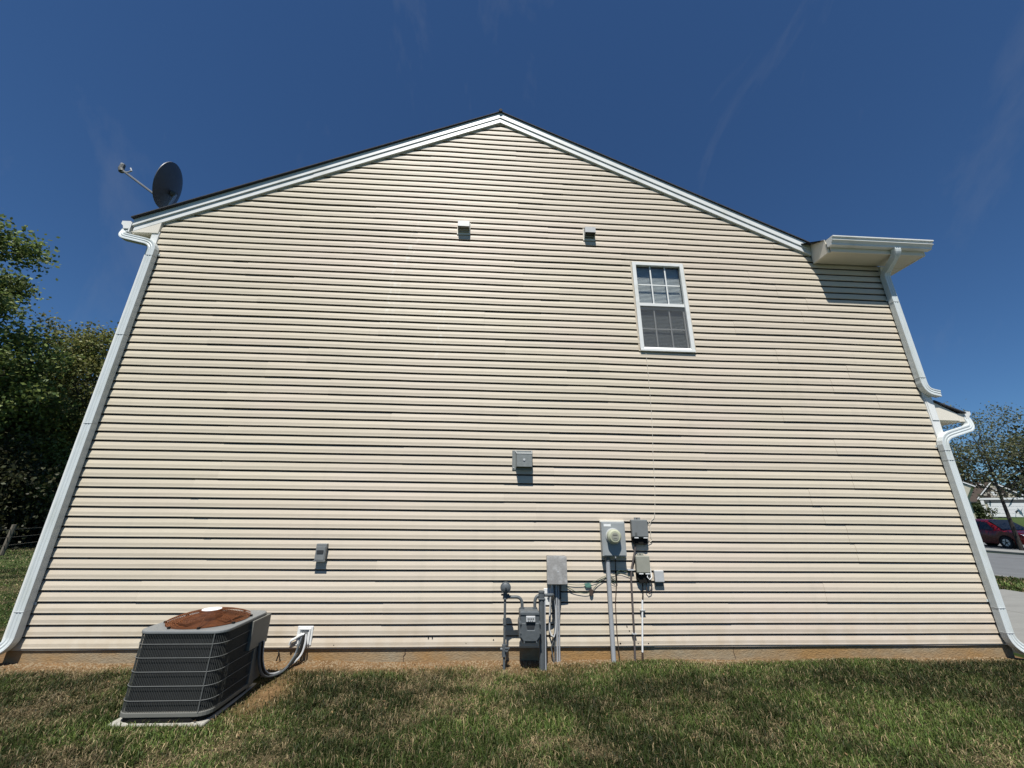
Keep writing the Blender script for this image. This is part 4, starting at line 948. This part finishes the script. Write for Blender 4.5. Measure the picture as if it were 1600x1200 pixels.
# ------------------------------------------------------------------ trees
def leaf_quads(centers, size, tint, r_):
    n = len(centers); a = r_.normal(size=(n, 3)); a /= np.linalg.norm(a, axis=1)[:, None]
    b = np.cross(a, r_.normal(size=(n, 3))); b /= np.linalg.norm(b, axis=1)[:, None]
    s = size * r_.uniform(.6, 1.3, n)[:, None]
    V = np.stack([centers - a * s * .5, centers + b * s * .32, centers + a * s * .5, centers - b * s * .32], 1).reshape(-1, 3)
    return V, np.repeat(tint, 4, 0)
def make_tree(name, base, height, crown, r_trunk, leaf, n_leaf, leaf_size, seed, label, group=None, bark='bark', n_limbs=9, spread=.9, crown_base=.3, clump=.55, twig=True, cat='tree'):
    """crown = (rx, ry) radii; limbs end in clumps of leaves inside an uneven ellipsoid"""
    r_ = np.random.default_rng(seed); rnd = random.Random(seed)
    bx, by = base; bz = float(gz(bx, by)) - .1
    t = empty(name, (bx, by, bz), label, cat, group)
    tr = MB(); rx, ry = crown; h0 = height * crown_base
    lean = Vector((rnd.uniform(-.05, .05), rnd.uniform(-.05, .05), 0))
    axis = [Vector((bx, by, bz)) + Vector((lean.x * z + .04 * height * math.sin(z * .5 + seed) * .2, lean.y * z, z)) for z in [height * k / 8 for k in range(8)]]
    tr.tube(axis, [r_trunk * (1 - .115 * k) for k in range(8)], 8)
    tips = []
    for i in range(n_limbs):
        f = crown_base + (.92 - crown_base) * (i + rnd.random() * .6) / n_limbs
        z0 = max(0.12, f - .12) * height; k = min(6, int(z0 / height * 8)); p = axis[k].lerp(axis[k + 1], min(1, z0 / height * 8 - k))
        a = i * 2.4 + rnd.uniform(-.5, .5); u = (f - crown_base) / (1 - crown_base); rad = math.sqrt(max(.05, 1 - (2 * u - .85) ** 2 * .62)) * rnd.uniform(.6, 1.0) * spread
        e = Vector((bx + lean.x * z0 + rx * rad * math.cos(a), by + lean.y * z0 + ry * rad * math.sin(a), bz + f * height + rnd.uniform(0, .1) * height))
        m1 = p.lerp(e, .45) + Vector((0, 0, -.03 * height * rnd.random()))
        rl = r_trunk * (.42 - .25 * u)
        tr.tube([p, m1, e], [rl, rl * .6, rl * .2], 6); tips.append((e, 1.0))
        for j in range(5):
            q = p.lerp(e, rnd.uniform(.35, 1.0)); e2 = q + Vector((rnd.gauss(0, 1), rnd.gauss(0, 1), rnd.gauss(.45, .7))).normalized() * rnd.uniform(.16, .34) * (rx + ry) / 2 * 1.2
            tr.tube([q, q.lerp(e2, .5) + Vector((0, 0, .03)), e2], [rl * .35, rl * .22, rl * .08], 4); tips.append((e2, .8))
            if twig:
                for kx in range(2):
                    e3 = e2 + Vector((rnd.gauss(0, 1), rnd.gauss(0, 1), rnd.gauss(.3, .7))).normalized() * rnd.uniform(.1, .22) * rx; tr.tube([q.lerp(e2, .7), e3], [rl * .12, rl * .05], 3); tips.append((e3, .6))
    tips.append((axis[-1], .8)); tips.append((axis[-1] + Vector((0, 0, height * .09)), .6))
    part('trunk', tr, bark, t, smooth=True)
    w = np.array([s for _, s in tips]); pick = r_.choice(len(tips), n_leaf, p=w / w.sum()); tp = np.array([tuple(e) for e, _ in tips])
    cs = tp[pick] + r_.normal(size=(n_leaf, 3)) * np.array([clump, clump, clump * .8]) * (rx + ry) / 2 * .30 * (w[pick][:, None])
    hue = r_.uniform(.6, 1.35, n_leaf)[:, None] * (np.array([.75 + .5 * r_.random() for _ in tips])[pick][:, None])
    tint = np.array(leaf) * hue * np.stack([1 + .3 * r_.random(n_leaf), np.ones(n_leaf), .8 + .4 * r_.random(n_leaf)], 1)
    V, T = leaf_quads(cs, leaf_size, tint, r_); V = V - np.array(t.location)
    o = bpy.data.objects.new('crown', fast_mesh('crown', V, np.arange(len(V)), np.full(n_leaf, 4), T, M['leaf'])); col.objects.link(o); o.parent = t
    return t
WG = 'trees of the wood beyond the left lawn'
make_tree('maple_tree', (-22.1, 8.9), 13.1, (3.5, 3.5), .28, (.125, .185, .055), 80000, .17, 21, 'tallest bright green tree at the left edge of the picture', WG, n_limbs=16, crown_base=.14, clump=.52)
make_tree('maple_tree', (-20.9, 12.4), 8.9, (3.0, 3.0), .18, (.12, .175, .05), 28000, .15, 22, 'loose green tree just right of the tallest one', WG, n_limbs=12, crown_base=.2, clump=.55)
make_tree('maple_tree', (-20.6, 15.0), 10.7, (3.1, 3.1), .2, (.135, .165, .05), 34000, .14, 23, 'yellow green round topped tree next to the white downspout', WG, n_limbs=14, crown_base=.15, clump=.55)
for i, (x, y, h, lab) in enumerate(((-22.5, 10.5, 7.5, 'dark leafy understorey tree low at the left edge'), (-24.5, 14.8, 8.6, 'dark thin understorey tree in the middle of the wood'), (-25.5, 18.5, 9.0, 'dark understorey tree close behind the downspout'),
                                    (-27.0, 12.0, 9.5, 'shadowy rear tree behind the tallest green one'), (-29.0, 19.0, 10.0, 'shadowy rear tree behind the round topped one'), (-23.0, 19.8, 8.0, 'brownish green tree at the wood edge nearest the house'))):
    make_tree('woodland_tree', (x, y), h, (3.2, 3.2), .16, (.075, .085, .035), 20000, .17, 40 + i, lab, WG, bark='bark_dark', n_limbs=12, crown_base=.06, clump=.75)
for i, (x, y, lab) in enumerate(((-19.4, 11.6, 'low dark thicket shrub behind the fence at the left edge'), (-20.6, 14.0, 'low dark thicket shrub behind the leaning fence post'), (-21.6, 16.8, 'low dark thicket shrub beside the downspout'), (-22.8, 13.0, 'taller dark thicket shrub behind the others'))):
    make_tree('thicket_shrub', (x, y), 3.6, (2.3, 2.3), .05, (.040, .050, .022), 9000, .15, 70 + i, lab, 'thicket shrubs behind the wire fence', bark='bark_dark', n_limbs=12, crown_base=.02, clump=.8, cat='shrub')
# distant wood mass behind the individual trees
n = 60000; r_ = np.random.default_rng(5); t_ = r_.random(n)
cx_ = -30 - 9 * t_ + r_.normal(0, 1.8, n) + 2; cy_ = 2 + 36 * r_.random(n); hz = r_.random(n) ** .9 * (8.0 + 2.5 * fbm(cy_ * .3, cx_ * .1))
cs = np.stack([cx_, cy_, gz(cx_, cy_) + hz], 1); tint = np.array([.055, .06, .03]) * r_.uniform(.5, 1.4, n)[:, None]
V, T = leaf_quads(cs, .42, tint, r_)
o = bpy.data.objects.new('far_wood', fast_mesh('far_wood', V, np.arange(len(V)), np.full(n, 4), T, M['leaf'])); col.objects.link(o); tag(o, 'dark wooded mass behind the trees on the left', 'woodland', kind='stuff')
# wire fence by the wood
fe = empty('wire_fence', (-16.6, 11.4, -.2), 'old wire fence with leaning grey wooden posts before the dark wood', 'fence')
fp = [(-15.2, 8.0), (-15.95, 10.05), (-17.0, 12.3), (-18.2, 14.8), (-19.4, 17.4)]
for i, (x, y) in enumerate(fp):
    z = float(gz(x, y)); part('post', MB().tube([(x, y, z - .2), (x + .05, y, z + .95)], .06, 7), 'wood_post', fe)
for hh in (.3, .55, .8):
    part('wire', MB().tube([(x + .03, y, float(gz(x, y)) + hh) for x, y in fp], .010, 4), 'wood_post', fe)

# street tree on the right: sparse spring leaves
make_tree('street_tree', (30.9, 17.9), 8.1, (3.0, 3.0), .11, (.11, .135, .065), 8600, .115, 91, 'young street tree with sparse spring leaves in front of the red cars', n_limbs=16, crown_base=.50, clump=.42, bark='bark_dark')
for i, (x, y, h, rx, lab) in enumerate(((100, 58, 13, 9, 'dark wide tree behind the garage house, far right'), (104, 84, 14, 10, 'dark tree behind the brown roofs on the right'), (78, 66, 11, 7, 'dark tree between the distant houses'), (125, 60, 15, 10, 'farthest dark tree at the right edge'))):
    make_tree('distant_tree', (x, y), h, (rx, rx), .5, (.030, .038, .020), 7000, .8, 120 + i, lab, 'distant trees behind the houses', bark='bark_dark', n_limbs=12, crown_base=.12, clump=.8, twig=False)
make_tree('garden_shrub', (61.2, 42.9), 2.4, (1.3, 1.3), .06, (.045, .07, .025), 2200, .22, 141, 'dark green bush under the brown roof eave', 'bushes in front of the brown roofed house', n_limbs=8, crown_base=.05, clump=.8, twig=False, cat='shrub')
make_tree('garden_shrub', (59.0, 43.1), 2.2, (1.1, 1.1), .06, (.05, .09, .03), 2000, .2, 140, 'small green bush left of the distant white garage door', n_limbs=8, crown_base=.05, clump=.8, twig=False, cat='shrub')

# ------------------------------------------------------------------ distant houses
def placed(o, loc, rz): o.location = loc; o.rotation_euler = (0, 0, rz); return o
def local_part(name, mb, m, root, **k):      # geometry given in the root's own axes
    me = mb.mesh(name); me.materials.append(M[m]); o = bpy.data.objects.new(name, me); col.objects.link(o); o.parent = root
    if k.get('bevel'):
        bv = o.modifiers.new('bevel', 'BEVEL'); bv.width = k['bevel']; bv.segments = 2
    if k.get('kind'): o['kind'] = k['kind']
    if k.get('smooth'):
        for p in me.polygons: p.use_smooth = True
        me.set_sharp_from_angle(angle=R(35))
    return o
gh = empty('garage_house', (0, 0, 0), 'distant house with stone gable over a wide white garage door', 'house')
placed(gh, (89.0, 60.9, 1.3), R(-55.5 + 2))
L0, L1, AP, EV = -2.05, 3.3, 6.1, 3.2
local_part('wall', MB().box(L0, L1, 0, 8, 0, EV), 'far_siding', gh)
for x_ in (L0 + .2, L1 - .2): local_part('corner_trim', MB().box(x_ - .2, x_ + .2, -.06, -.003, 0, EV - .4), 'door_white', gh)
st_ = local_part('stone_gable', MB().prism([(L0, EV), (L1, EV), (0, AP - .35)], 'y', 0, 8), 'dark_trim', gh)
rs2 = random.Random(3)
for rowi in range(7):
    z = EV + .06 + rowi * .34; f_ = (AP - .4 - z - .36) / (AP - .35 - EV)
    x = L0 * f_
    while x < L1 * f_ - .15 and f_ > 0:
        wd = rs2.uniform(.22, .5); xb = min(x + wd, L1 * f_)
        if xb - x > .1: local_part('stone', MB().box(x, xb, -.05, -.002, z, z + .29), rs2.choice(['stone', 'far_siding', 'door_white', 'stone', 'far_roof']), st_)
        x += wd + .05
for xe in (L0 - .25, L1 + .35):
    local_part('roof', MB().prism([(0, AP + .1), (xe, EV + .05), (xe, EV - .1), (0, AP - .06)], 'y', -.16, 8.5), 'far_roof', gh)
    local_part('rake_trim', MB().prism([(0, AP - .05), (xe, EV - .09), (xe, EV - .32), (0, AP - .30)], 'y', -.20, -.165), 'door_white', gh)
local_part('band', MB().box(L0 - .1, L1 + .2, -.10, -.055, EV - .32, EV), 'door_white', gh)
local_part('lintel', MB().box(L0 + .5, L1 - .3, -.12, -.065, 2.42, 2.80), 'dark_trim', gh)
for xa, xb in ((-1.35, .60), (.66, 2.75)):
    d = local_part('garage_door', MB().box(xa, xb, -.05, -.002, 0, 2.36), 'door_white', gh)
    for k_ in range(1, 5): local_part('panel', MB().box(xa + .05, xb - .05, -.08, -.051, k_ * .58 - .53, k_ * .58), 'door_white', d)
bh = empty('brown_roof_house', (0, 0, 0), 'distant house with large brown roof left of the stone gable', 'house')
placed(bh, (100.9, 70.4, 1.15), R(-54)); bh.scale = (1.42, 1.42, 1.42)
local_part('wall', MB().box(-6, .7, 0, 8, 0, 2.3), 'dark_trim', bh)
local_part('roof', MB().add([(-6.4, -.5, 2.15), (.9, -.5, 2.15), (.9, 4, 5.0), (-6.4, 4, 5.0), (-6.4, 8.5, 2.15), (.9, 8.5, 2.15)], [(0, 1, 2, 3), (3, 2, 5, 4)]), 'far_roof', bh)
local_part('gutter', MB().box(-6.4, .9, -.62, -.51, 2.05, 2.17), 'dark_trim', bh)
for xx in (-1.5, -.8): local_part('roof_vent', MB().box(xx, xx + .4, 2.9, 3.1, 4.45, 4.75), 'door_white', bh)
ph = empty('pale_gable_house', (0, 0, 0), 'pale sided gable of a house just right of the downspout', 'house')
placed(ph, (54.6, 38.2, .7), R(-54))
local_part('gable', MB().prism([(-4, 0), (-.1, 0), (-.1, 2.6), (.55, 3.9), (-1.8, 5.4), (-4, 4.2)], 'y', 0, 5), 'far_siding', ph)
local_part('roof', MB().prism([(-1.9, 5.6), (.9, 3.85), (.95, 3.95), (-1.85, 5.75)], 'y', -.06, 5), 'far_roof', ph)
local_part('rake_trim', MB().prism([(-1.9, 5.52), (.85, 3.80), (.86, 3.92), (-1.9, 5.66)], 'y', -.10, -.065), 'door_white', ph)

# ------------------------------------------------------------------ cars
def make_car(name, loc, rz, paint, label, group=None):
    root = empty(name, (0, 0, 0), label, 'car', group); placed(root, loc, rz)
    # stations along x (front at +x): (x, sill z, belt z, belt half width, roof z, roof half width)
    ST = [(-2.35, .45, .95, .72, 1.00, .60), (-2.25, .32, 1.05, .88, 1.32, .66), (-1.95, .26, 1.08, .92, 1.60, .68), (-1.2, .24, 1.06, .94, 1.68, .70), (-.3, .24, 1.04, .94, 1.70, .70), (.35, .24, 1.02, .94, 1.64, .69), (.85, .24, 1.00, .94, 1.36, .72), (1.25, .24, .99, .93, 1.06, .78), (1.8, .25, .94, .91, .985, .72), (2.15, .28, .84, .84, .90, .62), (2.33, .38, .70, .72, .76, .50)]
    vs = []; fs = []; k = 10
    for (x, z0, zb, wb, zr, wr) in ST:
        h = [(wb - .05, z0), (wb, (z0 + zb) / 2), (wb - .01, zb), (wr + .02, zb + (zr - zb) * .86), (wr * .7, zr)]
        for (w_, z_) in h: vs.append((x, -w_, z_))
        for (w_, z_) in reversed(h): vs.append((x, w_, z_))
    n = len(ST)
    for i in range(n - 1):
        for j in range(k): fs.append((i * k + j, (i + 1) * k + j, (i + 1) * k + (j + 1) % k, i * k + (j + 1) % k))
    fs.append(tuple(range(k))); fs.append(tuple((n - 1) * k + j for j in range(k)))
    local_part('body', MB().add(vs, fs), paint, root, smooth=True)
    for s in (-1, 1):
        for (a, b, c_, d) in (((-1.85, 1.12), (-1.05, 1.10), (-1.05, 1.55), (-1.62, 1.50)), ((-.98, 1.10), (-.05, 1.08), (-.05, 1.57), (-.98, 1.56)), ((.02, 1.08), (.95, 1.06), (.45, 1.48), (.02, 1.57))):
            q = []
            for (x, z) in (a, b, c_, d):
                y_ = .945 - (z - 1.04) / .55 * .225
                q.append((x, s * (y_ + .006), z))
            local_part('window', MB().add(q, [(0, 1, 2, 3)]), 'car_glass', root)
        for wx in (-1.42, 1.42):
            w_ = local_part('wheel', MB().disc((wx, .34), .34, s * .72, s * .955, axis='y', sides=24), 'tyre', root, bevel=.03)
            local_part('rim', MB().disc((wx, .34), .22, s * .94, s * .965, axis='y', sides=10), 'rim', w_)
            arch = local_part('wheel_arch', MB().disc((wx, .36), .41, s * .70, s * .948, axis='y', sides=24), 'black', root)
        for wx in (-1.42, 1.42):
            for k_ in range(5):
                a_ = R(72 * k_ + 15)
                local_part('spoke', MB().tube([(wx, s * .966, .34), (wx + .2 * math.cos(a_), s * .966, .34 + .2 * math.sin(a_))], .022, 4), 'black', [c for c in root.children if c.name.startswith('wheel')][0])
        local_part('headlight', MB().add([(2.02, s * .895, .76), (2.27, s * .74, .70), (2.31, s * .60, .74), (2.22, s * .66, .86), (2.00, s * .88, .88)], [(0, 1, 2, 3, 4)]), 'lamp', root)
    local_part('windscreen', MB().add([(.40, -.62, 1.68), (.40, .62, 1.68), (1.26, .76, 1.10), (1.26, -.76, 1.10)], [(0, 1, 2, 3)]), 'car_glass', root)
    local_part('grille', MB().add([(2.345, -.58, .42), (2.345, .58, .42), (2.25, .60, .78), (2.25, -.60, .78), (2.395, -.54, .42), (2.395, .54, .42), (2.36, .54, .76), (2.36, -.54, .76)], [(4, 5, 6, 7), (0, 4, 7, 3), (1, 2, 6, 5), (3, 7, 6, 2), (0, 1, 5, 4)]), 'grille', root)
    return root
def car_at(name, x, y, rz, paint, label, group): return make_car(name, (x, y, float(gz(x, y)) + .055), rz, paint, label, group)
CG = 'cars parked across the road on the right'
car_at('parked_car', 33.4, 20.7, R(-100), 'red_paint', 'dark red car turned towards the street tree beside the downspout', CG)
car_at('parked_car', 46.2, 33.4, R(-52), 'dark_paint', 'dark car farther back behind the red car roof', CG)
